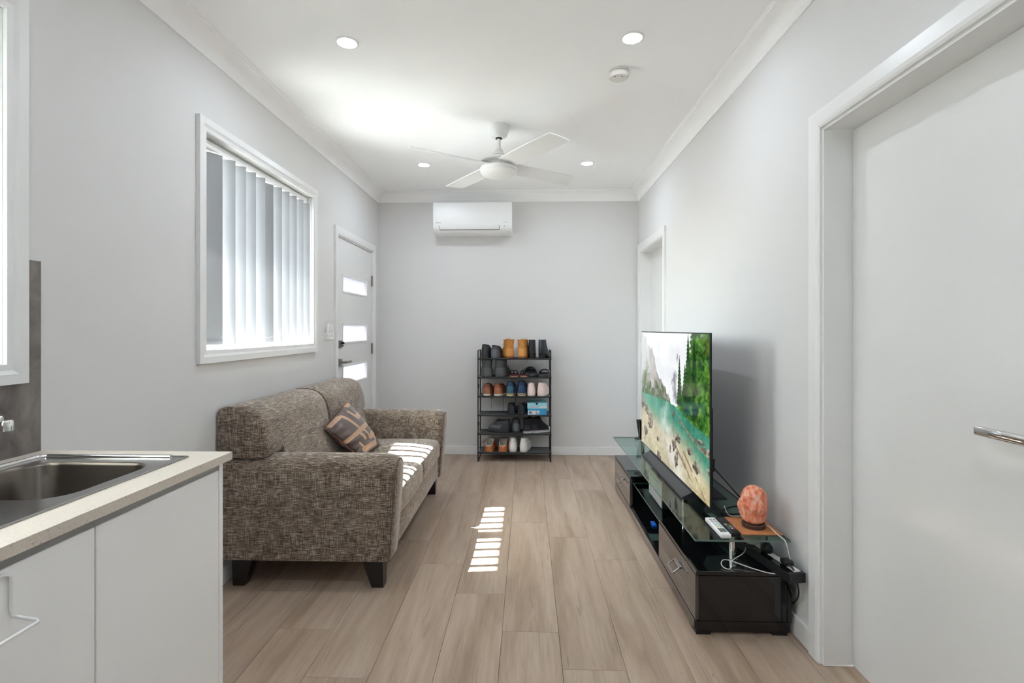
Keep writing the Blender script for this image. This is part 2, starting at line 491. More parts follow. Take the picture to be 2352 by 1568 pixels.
for k in range(10):
    ya, yb_ = 2.574 + .1045 * k, 2.574 + .1045 * (k + 1)
    ch.tube([(bx + .05, ya + .02, z0 + .062), (bx + .052, (ya + yb_) / 2 + .02, z0 + .052), (bx + .05, yb_ + .02, z0 + .062)], .0012, 5)
ch.build('bottom_chain', M['white'], vb)
# roller blind in the kitchen window
rb = thing('roller_blind', 'white translucent roller blind drawn down in the kitchen window', 'blind', (XL - .06, .8, 2.2))
y0, y1, z0, z1 = WIN2
MB().box(XL - .061, y0 + .003, z0 + .014, XL - .059, y1 - .003, z1 - .05).build('cloth', M['roller'], rb)
MB().lathe([(.02, y0 + .016), (.02, y1 - .016)], (XL - .06, 0, z1 - .04), 16, 'Y').build('roller', M['white'], rb, True)
MB().box(XL - .068, y0 + .02, z0 + .013, XL - .052, y1 - .02, z0 + .035, .003).build('bottom_rail', M['white'], rb)

# outside: eave and paving that the light comes past
EAVE_X = XL - .75
struct('roof', MB().box(EAVE_X, YF - 1.5, 2.52, XL - .2, YB + 2, 2.62), M['trim'])
struct('ground', MB().box(-9, -6, -.25, XL - .2, 12, -.15), M['paving'])

# ------------------------------------------------------------------ doors
def architrave_door(e, xw, sgn, y0, y1, zt, wid=.067, th=.018):
    mb = MB()
    x0, x1 = sorted((xw, xw + sgn * th))
    prof = [(0, 0), (0, .011), (.008, .0155), (.02, th), (wid, th), (wid, 0)]
    rings = []
    for cy, cz, sy, sz in ((y0, 0, -1, 0), (y0, zt, -1, 1), (y1, zt, 1, 1), (y1, 0, 1, 0)):
        rings.append([(xw + sgn * p, cy + sy * o, max(.002, cz + sz * o)) for o, p in prof])
    mb.loft(rings, True, True, True)
    return struct('architrave', mb, M['trim'], parent=e)
def jamb(e, xa, xb, y0, y1, zt, t=.016):
    mb = MB(); xa, xb = sorted((xa, xb))
    mb.box(xa, y0 - t, 0.002, xb, y0, zt + t); mb.box(xa, y1, 0.002, xb, y1 + t, zt + t); mb.box(xa, y0, zt, xb, y1, zt + t)
    return struct('jamb', mb, M['trim'], parent=e)
# entry door
d1 = sempty('door_1', (XL, 4.63, 0), 'white entry door with three frosted panes and a lever handle')
architrave_door(d1, XL, 1, 4.165, 5.125, 2.062)
jamb(d1, XL - .2, XL + .002, 4.176, 5.114, 2.052, .011)
ly0, ly1 = 4.179, 5.111
PANES = [(.82, .985), (1.175, 1.335), (1.605, 1.752)]
py0, py1 = 4.305, 4.965
lf = MB(); xs = (XL - .046, XL - .006)
zc = .006
for a, b in PANES:
    lf.box(xs[0], ly0, zc, xs[1], ly1, a); lf.box(xs[0], ly0, a, xs[1], py0, b); lf.box(xs[0], py1, a, xs[1], ly1, b); zc = b
lf.box(xs[0], ly0, zc, xs[1], ly1, 2.048)
leaf = struct('leaf', lf, M['door'], parent=d1)
for a, b in PANES:
    frame_ring(mb := MB(), XL - .046, py0 + .012, py1 - .012, a + .012, b - .012, [(0, 0), (0, .041), (.004, .046), (.016, .046), (.016, 0)])
    struct('glazing_bead', mb, M['trim'], parent=leaf)
    struct('pane', MB().box(XL - .030, py0, a, XL - .024, py1, b), M['frost'], parent=leaf)
for z in (.25, 1.05, 1.72):
    mb = MB().box(XL - .004, 5.100, z, XL + .003, 5.118, z + .10); mb.lathe([(.007, z - .003), (.007, z + .103)], (XL + .006, 5.110, 0), 10)
    struct('hinge', mb, M['nickel'], parent=d1)
dl = struct('deadlock', MB().box(XL - .008, 4.20, 1.135, XL + .012, 4.262, 1.20, .004), M['nickel'], parent=leaf)
mb = MB().lathe([(.012, 0), (.012, .018), (.009, .022)], (XL + .01, 4.242, 1.178), 16, 'X'); mb.box(XL + .01, 4.232, 1.150, XL + .03, 4.240, 1.160)
struct('thumbturn', mb, M['black'], parent=leaf)
mb = MB().box(XL - .008, 4.20, .985, XL + .010, 4.262, 1.050, .003)
mb.lathe([(.010, 0), (.010, .05)], (XL + .008, 4.231, 1.018), 16, 'X')
mb.box(XL + .044, 4.221, 1.007, XL + .060, 4.355, 1.029, .005)
struct('lever_handle', mb, M['nickel'], parent=leaf)
# bedroom door at the far right
d2 = sempty('door_2', (XR, 4.8, 0), 'white recessed door at the far end of the right wall')
architrave_door(d2, XR, -1, 4.36, 5.235, 2.068, wid=.075)
jamb(d2, XR - .002, XR + .15, 4.370, 5.225, 2.058, .010)
mb = MB(); mb.box(XL - .075, 4.176, .002, XL - .050, 4.190, 2.052); mb.box(XL - .075, 5.100, .002, XL - .050, 5.114, 2.052); mb.box(XL - .075, 4.176, 2.038, XL - .050, 5.114, 2.052)
struct('sun_leak_stop', mb, M['trim'], parent=d1)  # unseen strips behind the leaf, added to block sun leaks
struct('leaf', MB().box(XR + .105, 4.374, .006, XR + .145, 5.221, 2.054, .002, 1), M['door'], parent=d2)
# near right door
d3 = sempty('door_3', (XR, 1.6, 0), 'large white flush door close by at right with a chrome lever')
architrave_door(d3, XR, -1, 1.17, 2.035, 2.07)
jamb(d3, XR - .002, XR + .15, 1.182, 2.023, 2.058, .012)
lf3 = struct('leaf', MB().box(XR + .105, 1.186, .008, XR + .145, 2.020, 2.054, .002, 1), M['door'], parent=d3)
hx = XR + .105
mb = MB().lathe([(.026, 0), (.026, -.008)], (hx, 1.262, 1.026), 24, 'X'); mb.lathe([(.011, -.004), (.011, -.05)], (hx, 1.262, 1.026), 16, 'X')
mb.box(hx - .058, 1.25, 1.0125, hx - .042, 1.418, 1.0385, .006, 3)
struct('lever_handle', mb, M['chrome'], smooth=True, parent=lf3)

# ------------------------------------------------------------------ ceiling things
names = {(0, 0): 'large round downlight in the ceiling nearest the kitchen window side, before the fan',
         (1, 0): 'large round downlight in the ceiling beside the smoke alarm',
         (0, 1): 'small round downlight beyond the fan, on the window side',
         (1, 1): 'small round downlight beyond the fan, on the television side',
         (0, 2): 'unseen fill downlight added over the kitchen sink', (1, 2): 'unseen fill downlight added over the near white door',
         (0, 3): 'unseen fill downlight added behind the camera, above the bench', (1, 3): 'unseen fill downlight added behind the camera, on the door side'}
for j, yy in enumerate((2.515, 4.408, .62, -1.28)):  # rows over the kitchen and behind the camera are added, unseen fill
    for i, xx in enumerate((-.883, .507)):
        t = thing('downlight', names[(i, j)], 'downlight', (xx, yy, H), 'recessed ceiling downlights')
        MB().lathe([(.056, 0), (.056, -.004), (.050, -.006), (.046, -.006), (.044, -.002), (.044, 0)], (xx, yy, H), 40, cap=False).build('bezel', M['white'], t, True)
        MB().lathe([(.045, -.0015), (.045, -.003)], (xx, yy, H), 40).build('lamp_disc', M['bulb'], t)
sx, sy = .497, 2.835
t = thing('smoke_alarm', 'round white smoke alarm on the ceiling', 'smoke alarm', (sx, sy, H))
MB().lathe([(.052, 0), (.052, -.012), (.049, -.014)], (sx, sy, H), 40).build('base_plate', M['offwhite'], t, True)
MB().lathe([(.049, -.014), (.054, -.018), (.054, -.036), (.048, -.043), (.020, -.046)], (sx, sy, H), 40).build('body', M['offwhite'], t, True)
dot = mat('alarm_dot', (110, 110, 110), .5)
for dx in (-.024, .014): MB().lathe([(.0045, 0), (.0045, -.003)], (sx + dx, sy - .025, H - .0435), 12).build('indicator', dot, t)

fx, fy = -.197, 3.588
t = thing('ceiling_fan', 'white four-bladed ceiling fan hanging on a short rod', 'fan', (fx, fy, H))
MB().lathe([(.074, 0), (.074, -.012), (.070, -.035), (.058, -.068), (.050, -.078), (.026, -.084)], (fx, fy, H), 40).build('canopy', M['fan'], t, True)
MB().lathe([(.023, -.080), (.023, -.089), (.014, -.092)], (fx, fy, H), 24).build('hanger_ball', M['black'], t, True)
MB().lathe([(.0125, -.085), (.0125, -.195)], (fx, fy, H), 20).build('downrod', M['fan'], t, True)
MB().lathe([(.014, -.155), (.022, -.162), (.036, -.188), (.044, -.194), (.045, -.203)], (fx, fy, H), 36).build('coupling_cover', M['fan'], t, True)
MB().lathe([(.040, -.203), (.060, -.212), (.105, -.232), (.122, -.245), (.124, -.250)], (fx, fy, H), 48).build('motor_top', M['fan'], t, True)
MB().lathe([(.075, -.250), (.075, -.290)], (fx, fy, H), 40).build('motor_core', M['fan'], t, True)
MB().lathe([(.120, -.288), (.128, -.293), (.130, -.312), (.127, -.316)], (fx, fy, H), 48).build('motor_ring', M['fan'], t, True)
MB().lathe([(.124, -.316), (.127, -.322), (.118, -.336), (.085, -.350), (.040, -.357), (.004, -.359)], (fx, fy, H), 48).build('light_cover', M['white'], t, True)
zb = H - .275
for k in range(4):
    a = R(36 + 90 * k)
    r = Vector((math.cos(a), math.sin(a), 0)); tn = Vector((-math.sin(a), math.cos(a), 0))
    pit = R((-15, 3, -18, -16)[k]); cv = tn * math.cos(pit) + Vector((0, 0, math.sin(pit)))
    rings = []
    for s in np.linspace(0, 1, 9):
        rad = .085 + .575 * s
        wd = .062 + .004 * math.sin(s * 3); c = .004
        skew = .035 * s if s > .99 else 0
        ring = []
        for q in (-1, -.5, 0, .5, 1):
            rr = rad + (.02 * q if s > .99 else 0)
            ring.append(Vector((fx, fy, zb)) + r * rr + cv * (q * wd) + Vector((0, 0, .003 + .004 * (1 - q * q))))
        for q in (1, .5, 0, -.5, -1):
            rr = rad + (.02 * q if s > .99 else 0)
            ring.append(Vector((fx, fy, zb)) + r * rr + cv * (q * wd) + Vector((0, 0, -.003 + .004 * (1 - q * q))))
        rings.append(ring)
    MB().loft(rings).build('blade', M['fan'], t, True, sharp=50)

# air conditioner
ax0, ax1, az0, az1, ay = -.932, -.152, 2.245, 2.553, YB - .225
t = thing('air_conditioner', 'white split-system air conditioner high on the back wall', 'air conditioner', ((ax0 + ax1) / 2, YB, az0))
prof = [(YB, az1), (ay + .03, az1), (ay + .008, az1 - .008), (ay, az1 - .03), (ay, az0 + .095), (ay + .006, az0 + .06), (ay + .022, az0 + .028), (ay + .055, az0 + .006), (ay + .09, az0), (YB, az0)]
mb = MB().prism(prof, ax0, ax1, 'X'); 
mb.build('body', M['white'], t, True, sharp=30)
gm = mat('vent_gap', (70, 72, 74), .6)
def acp(z):   # front surface y at height z
    P = [(az1 - .03, ay), (az0 + .095, ay), (az0 + .06, ay + .006), (az0 + .028, ay + .022), (az0 + .006, ay + .055)]
    for (za, ya), (zb_, yb_) in zip(P, P[1:]):
        if zb_ <= z <= za: return ya + (za - z) / (za - zb_) * (yb_ - ya)
    return ay
fl0, fl1 = ax0 + .055, ax1 - .125
fz1, fz0 = az0 + .072, az0 + .032
mb = MB()
for a, b, za, zb_ in ((fl0, fl0 + .010, fz1, fz0), (fl1, fl1, fz1, fz0)):
    mb.tube([(a, acp(za) - .0005, za), ((a + b) / 2, acp((za + zb_) / 2) - .0005, (za + zb_) / 2), (b, acp(zb_) - .0005, zb_)], .0022, 6)
mb.tube([(fl0 + .010, acp(fz0) - .0005, fz0), (fl1, acp(fz0) - .0005, fz0)], .0028, 6)
mb.build('vent_gap', gm, t)
mb = MB(); n = 6
rows = [[(x, acp(z) - .002, z) for z in np.linspace(fz1 - .002, fz0 + .005, n)] for x in (fl0 + .008, fl1 - .004)]
mb.loft(rows, closed=False)
mb.build('louvre', M['white'], t, True)
mb = MB().box(ax0 + .030, ay - .0006, az0 + .096, ax0 + .078, ay + .002, az0 + .1015); mb.box(ax0 + .030, ay - .0006, az0 + .094, ax0 + .037, ay + .002, az0 + .1035)
mb.build('logo_mark', mat('grey_print', (176, 178, 180), .6), t)
gp = mat('grey_print2', (182, 184, 186), .6)
MB().box(ax1 - .084, ay - .0006, az0 + .0995, ax1 - .042, ay + .002, az0 + .1035).build('side_mark', gp, t)
MB().box(ax1 - .082, acp(az0 + .066) - .0006, az0 + .060, ax1 - .064, acp(az0 + .06) + .002, az0 + .070).build('indicator', gp, t)
MB().box(ax1 - .076, acp(az0 + .04) - .001, az0 + .033, ax1 - .062, acp(az0 + .04) + .003, az0 + .037).build('sensor', gp, t)

# remote cradle and switch beside the entry door
t = thing('remote_control', 'white remote control in a wall cradle beside the entry door', 'remote control', (XL, 3.93, 1.21))
MB().box(XL, 3.895, 1.205, XL + .012, 3.955, 1.27, .003).build('cradle', M['white'], t)
mb = MB().prism([(XL + .012, 1.215), (XL + .028, 1.215), (XL + .042, 1.335), (XL + .026, 1.338)], 3.90, 3.95, 'Y'); mb.build('handset', M['white'], t)
MB().box(XL + .012, 3.893, 1.245, XL + .034, 3.957, 1.262, .002).build('cradle_lip', M['white'], t)
t = thing('light_switch', 'white double light switch plate next to the entry door frame', 'light switch', (XL, 4.035, 1.27))
MB().box(XL, 4.000, 1.21, XL + .009, 4.073, 1.327, .003).build('plate', M['white'], t)
for z in (1.245, 1.285): MB().box(XL + .008, 4.026, z - .012, XL + .013, 4.047, z + .012, .002).build('rocker', M['offwhite'], t)

# ------------------------------------------------------------------ kitchen
BZ, BX, BY = .91, -.925, 1.60
t = thing('benchtop', 'beige speckled stone benchtop with a square edge', 'benchtop', (-1.2, .5, BZ))
SX0, SX1, SY0, SY1 = -1.475, -1.013, .45, 1.528     # sink cut-out
mb = MB()
zt, zb = BZ, BZ - .024
mb.box(XL, SY1 - .012, zb, BX, BY, zt); mb.box(XL, -2.3, zb, BX, SY0 + .012, zt)
mb.box(XL, SY0 + .012, zb, SX0 + .012, SY1 - .012, zt); mb.box(SX1 - .012, SY0 + .012, zb, BX, SY1 - .012, zt)
bmesh.ops.remove_doubles(mb.bm, verts=mb.bm.verts, dist=1e-5)
mb.build('slab', M['stone'], t)
sp = MB(); x0_, x1_ = XL + .0005, XL + .008     # cut round the kitchen window
q_ = .03
sp.box(x0_, -2.3, BZ, x1_, 1.594, WIN2[2] - q_); sp.box(x0_, WIN2[1] + q_, WIN2[2] - q_, x1_, 1.594, 1.508); sp.box(x0_, -2.3, WIN2[2] - q_, x1_, WIN2[0] - q_, 1.508)
t = tag(sp.build('splashback', M['slate']), 'dark grey stone splashback panel on the wall behind the sink', 'splashback')
# base units
def unit(label, y0, y1, panel=False, rz=None):
    u = thing('base_cabinet', label, 'cabinet', ((XL + BX) / 2, (y0 + y1) / 2, .0), 'kitchen base cabinets')
    xf = -.945
    mb = MB().box(XL + .03, y0, .13, xf - .022, y0 + .016, .884); mb.box(XL + .03, y1 - .016, .13, xf - .022, y1, .884); mb.box(XL + .03, y0, .13, xf - .022, y1, .146); mb.box(XL + .03, y0, .13, XL + .046, y1, .884)
    mb.build('carcass', M['laminate'], u)
    MB().box(xf - .075, y0, .004, xf - .06, y1, .13).build('kickboard', M['laminate'], u)
    mb = MB().box(xf - .010, y0, .855, xf - .004, y1, .8855)
    mb.build('finger_rail', M['alu'], u)
    MB().box(xf - .018, y0 + .0015, .135, xf, y1 - .0015, .862, .0012, 1).build('door', M['laminate'], u)
    if panel: MB().box(XL + .02, y1 + .0015, .004, xf + .0005, y1 + .020, .885, .001, 1).build('end_panel', M['laminate'], u)
    return u
unit('white laminate base cabinet at the end of the bench with an exposed end panel', 1.108, 1.562, True)
unit('white laminate base cabinet under the sink carrying the white wire rail', .650, 1.107)
unit('white laminate base cabinet beside the camera, mostly outside the picture', .10, .649)
# wire rail hung over the door
t = thing('towel_rail', 'white wire towel rail hooked over the sink cabinet door', 'towel rail', (-.945, .8, .8))
xa, xb = -.9405, -.885
MB().tube([(xa, .70, .853), (xa, .905, .853), (xa, .917, .845), (xa, .917, .782), (xa + .003, .917, .772), (xb - .008, .917, .766), (xb, .913, .765), (xb, .69, .765), (xb - .008, .683, .766), (xa + .003, .683, .772), (xa, .683, .782), (xa, .683, .845), (xa, .70, .853)], .0031, 10).build('wire_frame', M['white'], t, True)
for y in (.72, .88):
    mb = MB(); mb.box(-.966, y - .008, .8625, -.939, y + .008, .8640); mb.box(-.9405, y - .008, .845, -.939, y + .008, .864); mb.box(-.966, y - .008, .84, -.9645, y + .008, .864)
    mb.build('hook', M['white'], t)
# sink
t = thing('sink', 'stainless steel sink with one large bowl set in the stone benchtop', 'sink', (-1.24, 1.0, BZ))
def rrect(x0, x1, y0, y1, r, n=6):
    out = []
    for cx, cy, a0 in ((x1 - r, y1 - r, 0), (x0 + r, y1 - r, 90), (x0 + r, y0 + r, 180), (x1 - r, y0 + r, 270)):
        for k in range(n + 1):
            a = R(a0 + 90 * k / n); out.append((cx + r * math.cos(a), cy + r * math.sin(a)))
    return out
def sink_top():
    bm = bmesh.new()
    Z = BZ + .003
    def loop(pts, z): 
        vs_ = [bm.verts.new((x, y, z)) for x, y in pts]
        return [bm.edges.new((vs_[i], vs_[(i + 1) % len(vs_)])) for i in range(len(vs_))]
    e = loop(rrect(SX0 + .006, SX1 - .006, SY0 + .006, SY1 - .006, .004, 2), Z)
    e += loop(rrect(*B1, .075), Z); e += loop(rrect(*B2, .06), Z)
    bmesh.ops.triangle_fill(bm, edges=e, use_beauty=True, normal=(0, 0, 1))
    return bm
B1 = (-1.415, -1.052, 1.122, 1.452); B2 = (-1.40, -1.082, .78, 1.060)
s = MB(); s.bm.free(); s.bm = sink_top()
s.build('deck', M['steel'], t)
mb = MB()
rings = []
for ins, z in ((0, 0), (0, .003), (.002, .005), (.004, .005), (.007, .003)):
    rings.append([(x, y, BZ + z) for x, y in rrect(SX0 + ins, SX1 - ins, SY0 + ins, SY1 - ins, .006, 2)])
mb.loft(rings, True, False, False).build('rim', M['steel'], t)
mb = MB()
mb.tube([(SX0 + .022, .5, BZ + .004), (SX0 + .022, SY1 - .045, BZ + .004), (SX0 + .030, SY1 - .024, BZ + .004), (SX0 + .052, SY1 - .018, BZ + .004), (SX1 - .045, SY1 - .018, BZ + .004)], .0075, 10, smooth=1)
mb.build('raised_bead', M['chrome'], t, True)
for bb, r, d, nm in ((B1, .075, .17, 'bowl'), (B2, .06, .12, 'bowl')):
    rings = []
    for ins, z, rr in ((0, .003, r), (.004, .001, r), (.008, -.006, r), (.014, -d * .8, r), (.03, -d * .96, r), (.06, -d, r * .8), (.12, -d - .004, .02)):
        rings.append([(x, y, BZ + z) for x, y in rrect(bb[0] + ins, bb[1] - ins, bb[2] + ins, bb[3] - ins, max(.01, rr - ins * .4))])
    b = MB().loft(rings, True, False, True).build(nm, M['steel_in'], t, True)
    cx, cy = (bb[0] + bb[1]) / 2, (bb[2] + bb[3]) / 2
    MB().lathe([(.038, -.001), (.034, .002), (.012, -.001)], (cx, cy, BZ - d - .003), 24).build('drain', M['chrome'], b, True)
t = thing('kitchen_tap', 'chrome mixer tap spout reaching over the sink', 'tap', (-1.44, 1.09, BZ + .003))
MB().lathe([(.027, 0), (.027, .006), (.022, .01), (.021, .11), (.018, .125)], (-1.442, 1.09, BZ + .003), 24).build('body', M['chrome'], t, True)
MB().tube([(-1.44, 1.092, 1.015), (-1.42, 1.105, 1.035), (-1.36, 1.15, 1.058), (-1.30, 1.193, 1.071), (-1.268, 1.216, 1.073)], [.013, .013, .0125, .012, .012], 14, smooth=2).build('spout', M['chrome'], t, True)
MB().lathe([(.0135, -.004), (.0135, .004), (.0125, .018), (.010, .022)], (-1.262, 1.220, 1.052), 20).build('aerator', M['chrome'], t, True)
MB().tube([(-1.442, 1.09, 1.035), (-1.442, 1.09, 1.075), (-1.39, 1.055, 1.10)], [.016, .013, .007], 12).build('lever', M['chrome'], t, True)

# ------------------------------------------------------------------ sofa
SY0_, SY1_ = 2.525, 4.135
t = thing('sofa', 'brown-grey tweed two-seat sofa with rounded arms under the window', 'sofa', (-1.1, 3.33, 0))
def rbox(x0, y0, z0, x1, y1, z1, r, seg=5, cuts=0, fn=None):
    mb = MB().box(x0, y0, z0, x1, y1, z1, r, seg)
    if cuts: bmesh.ops.subdivide_edges(mb.bm, edges=[e for e in mb.bm.edges if e.calc_length() > .12], cuts=cuts, use_grid_fill=True)
    if fn:
        for v in mb.bm.verts: v.co = Vector(fn(*v.co))
    return mb
def armfn(yo, sg):
    def f(x, y, z):
        k = (z - .146) / .52
        if x > -.9: x += (-.028 * (1 - k) ** 1.3) * min(1, (x + .9) / .2)
        y += sg * .012 * math.sin(math.pi * min(1, max(0, k))) 
        if x < -1.3 and z > .6: z -= .0
        return x, y, z
    return f
def arm(y0, y1, sg):
    # profile ring in (y,z) swept along x, front end softly domed
    pr = []
    wdt = y1 - y0; r = wdt / 2; cy = (y0 + y1) / 2; ztop = .664
    for k in range(13):
        a = math.pi * k / 12
        pr.append((cy - r * math.cos(a), ztop - .062 + .062 * math.sin(a)))
    pr = [(y0, .150), (y0, .30), (y0, .46)] + pr + [(y1, .46), (y1, .30), (y1, .150)]
    rings = []
    for x, ins, zd in ((-1.54, 0, 0), (-1.30, 0, 0), (-.95, 0, 0), (-.72, 0, 0), (-.685, 0, .004), (-.662, .002, .012), (-.648, .008, .024), (-.640, .018, .040)):
        ring = []
        for y, z in pr:
            k = (z - .15) / .5
            yy = cy + (y - cy) * (1 - ins / r)
            zz = z - zd * max(0, k) if z > .4 else z + ins * .3
            xx = x - (.034 * (1 - min(1, k)) ** 1.2 if x > -.9 else 0)
            bl = .006 * math.sin(math.pi * min(1, max(0, k)))
            ring.append((xx, yy + (bl if y > cy else -bl), zz))
        rings.append(ring)
    mb = MB().loft(rings)
    a = mb.build('armrest', M['sofa'], t, True, sharp=60)
    pip = MB()
    pip.tube([(x + .001, y, z) for x, y, z in rings[-2]], .003, 6)
    pip.build('piping', M['sofaseam'], a, True)
arm(SY0_, SY0_ + .165, 1); arm(SY1_ - .165, SY1_, -1)
# base and front rail
rbox(-1.50, SY0_ + .15, .150, -.688, SY1_ - .15, .31, .015, 3).build('base', M['sofa'], t, True)
# backrest: rounded profile swept in y with a centre seam
bp = [(-1.542, .655), (-1.542, .80), (-1.540, .878), (-1.530, .898), (-1.505, .908), (-1.46, .911), (-1.41, .908), (-1.365, .893), (-1.33, .865), (-1.305, .82), (-1.290, .76), (-1.283, .70), (-1.287, .672), (-1.305, .655), (-1.345, .650)]
def brings(lo):
    rings = []
    ys = [SY0_ - .004, SY0_, SY0_ + .012, SY0_ + .06, SY0_ + .30, 3.10, 3.28, 3.318, 3.330, 3.342, 3.38, 3.56, 3.85, SY1_ - .10, SY1_ - .055, SY1_ - .045]
    for y in ys:
        e = 0
        if y < SY0_ + .012: e = .010 if y < SY0_ else .004
        if y > SY1_ - .06: e = .014 if y > SY1_ - .05 else .004
        sm = .010 * math.exp(-((y - 3.33) / .014) ** 2)
        bulge = .008 * (math.sin(math.pi * (y - SY0_) / (3.33 - SY0_)) if y < 3.33 else math.sin(math.pi * (y - 3.33) / (SY1_ - .05 - 3.33)))
        cx, cz = -1.42, .78
        ring = []
        for x, z in bp:
            d = Vector((x - cx, z - cz)); n_ = d.normalized()
            k = -e - (sm if x > -1.53 else 0) + (bulge if x > -1.45 else 0)
            ring.append((x + n_.x * k, y, z + n_.y * k))
        rings.append(ring)
    return rings
MB().loft(brings(0)).build('backrest', M['sofa'], t, True, sharp=55)
mb = MB().tube([(x + (.004 if x > -1.5 else 0), 3.33, z - .004) for x, z in bp[4:14]], .003, 6, smooth=1); mb.build('back_seam', M['sofaseam'], t, True)
# lower inside back, between the arms
lp = [(-1.53, .31), (-1.53, .72), (-1.34, .76), (-1.296, .73), (-1.281, .69), (-1.245, .60), (-1.215, .52), (-1.19, .44), (-1.19, .31)]
MB().prism(lp, SY0_ + .155, SY1_ - .155, 'Y').build('inside_back', M['sofa'], t, True, sharp=25)
for y0, y1 in ((SY0_ + .168, 3.3298), (3.3302, SY1_ - .168)):
    def f(x, y, z):
        k = (y - (y0 + y1) / 2) / ((y1 - y0) / 2); kx = (x + .96) / .29
        if z > .40: z += .030 * (1 - k * k) * max(0, 1 - kx * kx) - (.012 * max(0, kx - .6) if kx > .6 else 0)
        if x > -.72: x += .008 * (1 - k * k)
        return x, y, z
    cu = rbox(-1.21, y0, .302, -.668, y1, .452, .042, 5, 5, f).build('seat_cushion', M['sofa'], t, True, sharp=60)
    MB().tube([(-.690, y0 + .02, .434), (-.684, y0 + .06, .436), (-.679, (y0 + y1) / 2, .438), (-.684, y1 - .06, .436), (-.690, y1 - .02, .434)], .0028, 6, smooth=1).build('piping', M['sofaseam'], cu, True)
for x, y, sx_ in ((-1.43, SY0_ + .075, -1), (-.775, SY0_ + .075, 1), (-1.43, SY1_ - .075, -1), (-.775, SY1_ - .075, 1)):
    mb = MB()
    o = .5 + .5 * sx_
    a = (x - .055, x + .055); b = (x + .055 - .058, x + .055) if sx_ > 0 else (x - .055, x - .055 + .058)
    mb.loft([[(b[0], y - .028, 0), (b[1], y - .028, 0), (b[1], y + .028, 0), (b[0], y + .028, 0)], [(a[0], y - .04, .152), (a[1], y - .04, .152), (a[1], y + .04, .152), (a[0], y + .04, .152)]])
    mb.build('leg', M['legs'], t)

# cushion
def pillow():
    Lc, Tc, Rc, Bc = [Vector(p) for p in ((-1.262, 3.185, .676), (-1.246, 3.545, .790), (-1.035, 3.60, .485), (-1.045, 3.235, .478))]
    n = 120
    nrm = (Tc - Lc).cross(Rc - Tc).normalized()
    if nrm.x < 0: nrm = -nrm
    rng = np.random.RandomState(4)
    me = bpy.data.meshes.new('cover')
    V, F, col = [], [], []
    TAN, BR = (168, 130, 98), (70, 50, 44)
    segs = [  # bands in (u,v): u along L->T, v along T->R
        ((.08, .04), (.38, .05), .045), ((.82, .03), (1, .04), .04), ((.436, .07), (.49, .45), .035), ((.658, .12), (.725, .33), .035), ((.725, .30), (1.05, .28), .05), ((.915, .31), (.905, .50), .03), ((0, .51), (1.05, .525), .045),
        ((.91, .56), (.955, .70), .035), ((.60, .745), (1.05, .735), .05), ((.577, .56), (.60, .76), .03), ((.39, .57), (.42, .70), .04), ((.18, .88), (.75, .92), .06), ((.75, .76), (.74, .9), .03), ((.2, .72), (.2, .9), .03)]
    for side in (1, -1):
        for i in range(n + 1):
            for j in range(n + 1):
                u, v = i / n, j / n
                p = (Lc * (1 - u) + Tc * u) * (1 - v) + (Bc * (1 - u) + Rc * u) * v
                e = max(0, 16 * u * (1 - u) * v * (1 - v)) ** .42
                pin = .022 * (4 * u * (1 - u)) * (1 - abs(2 * v - 1)) * 0
                p = p + nrm * (side * .062 * e)
                cen = (Lc + Tc + Rc + Bc) / 4
                q = (4 * u * (1 - u) + 4 * v * (1 - v)) / 2
                edge = max(abs(2 * u - 1), abs(2 * v - 1))
                if edge > .8: p = p + (cen - p) * (.06 * (1 - max(0, (abs(2 * u - 1) + abs(2 * v - 1)) / 2)) * 4 * (edge - .8))
                if side > 0:
                    wr = .010 * math.sin(26 * v + 9 * u + 2 * math.sin(7 * u)) * max(0, v - .5) * 2 * e
                    wr += .006 * math.sin(40 * u + 6 * v) * max(0, .35 - v) * e + .010 * math.sin(34 * v) * math.exp(-((u - .05) / .15) ** 2) * e
                    p = p + nrm * wr
                V.append(p)
                d = 1
                for (a, b, wd) in segs:
                    ab = (b[0] - a[0], b[1] - a[1]); l2 = ab[0] ** 2 + ab[1] ** 2
                    tt = max(0, min(1, ((u - a[0]) * ab[0] + (v - a[1]) * ab[1]) / l2))
                    dd = math.hypot(u - a[0] - tt * ab[0], v - a[1] - tt * ab[1])
                    d = min(d, dd - wd)
                k = 1 if d < 0 else 0
                if edge > .985: k = 0
                col.append(lin(TAN if k else BR))
        o = 0 if side > 0 else (n + 1) ** 2
        for i in range(n):
            for j in range(n):
                a = o + i * (n + 1) + j; q = (a, a + 1, a + n + 2, a + n + 1)
                F.append(q if side > 0 else q[::-1])
    me.from_pydata([tuple(p) for p in V], [], F)
    at = me.color_attributes.new('Col', 'FLOAT_COLOR', 'POINT'); at.data.foreach_set('color', np.array(col, dtype=np.float32).ravel())
    t = thing('cushion', 'shiny brown cushion with tan geometric bands leaning on the sofa back', 'cushion', (-1.15, 3.4, .48))
    o = link('cover', me, vcol('satin_cover', .38, spec=.5, sheen=.3), t, True, sharp=80)
    mb = MB()
    pts = [Lc, Tc, Rc, Bc, Lc]
    for a, b in zip(pts, pts[1:]):
        k = 22
        for i in range(k):
            p = a + (b - a) * ((i + .5) / k)
            mb.tube([p - (b - a) * .4 / k, p, p + (b - a) * .4 / k], [.003, .0055, .003], 6)
    f = mb.build('cord_trim', mat('bronze_cord', (104, 66, 48), .5), t, True)
pillow()

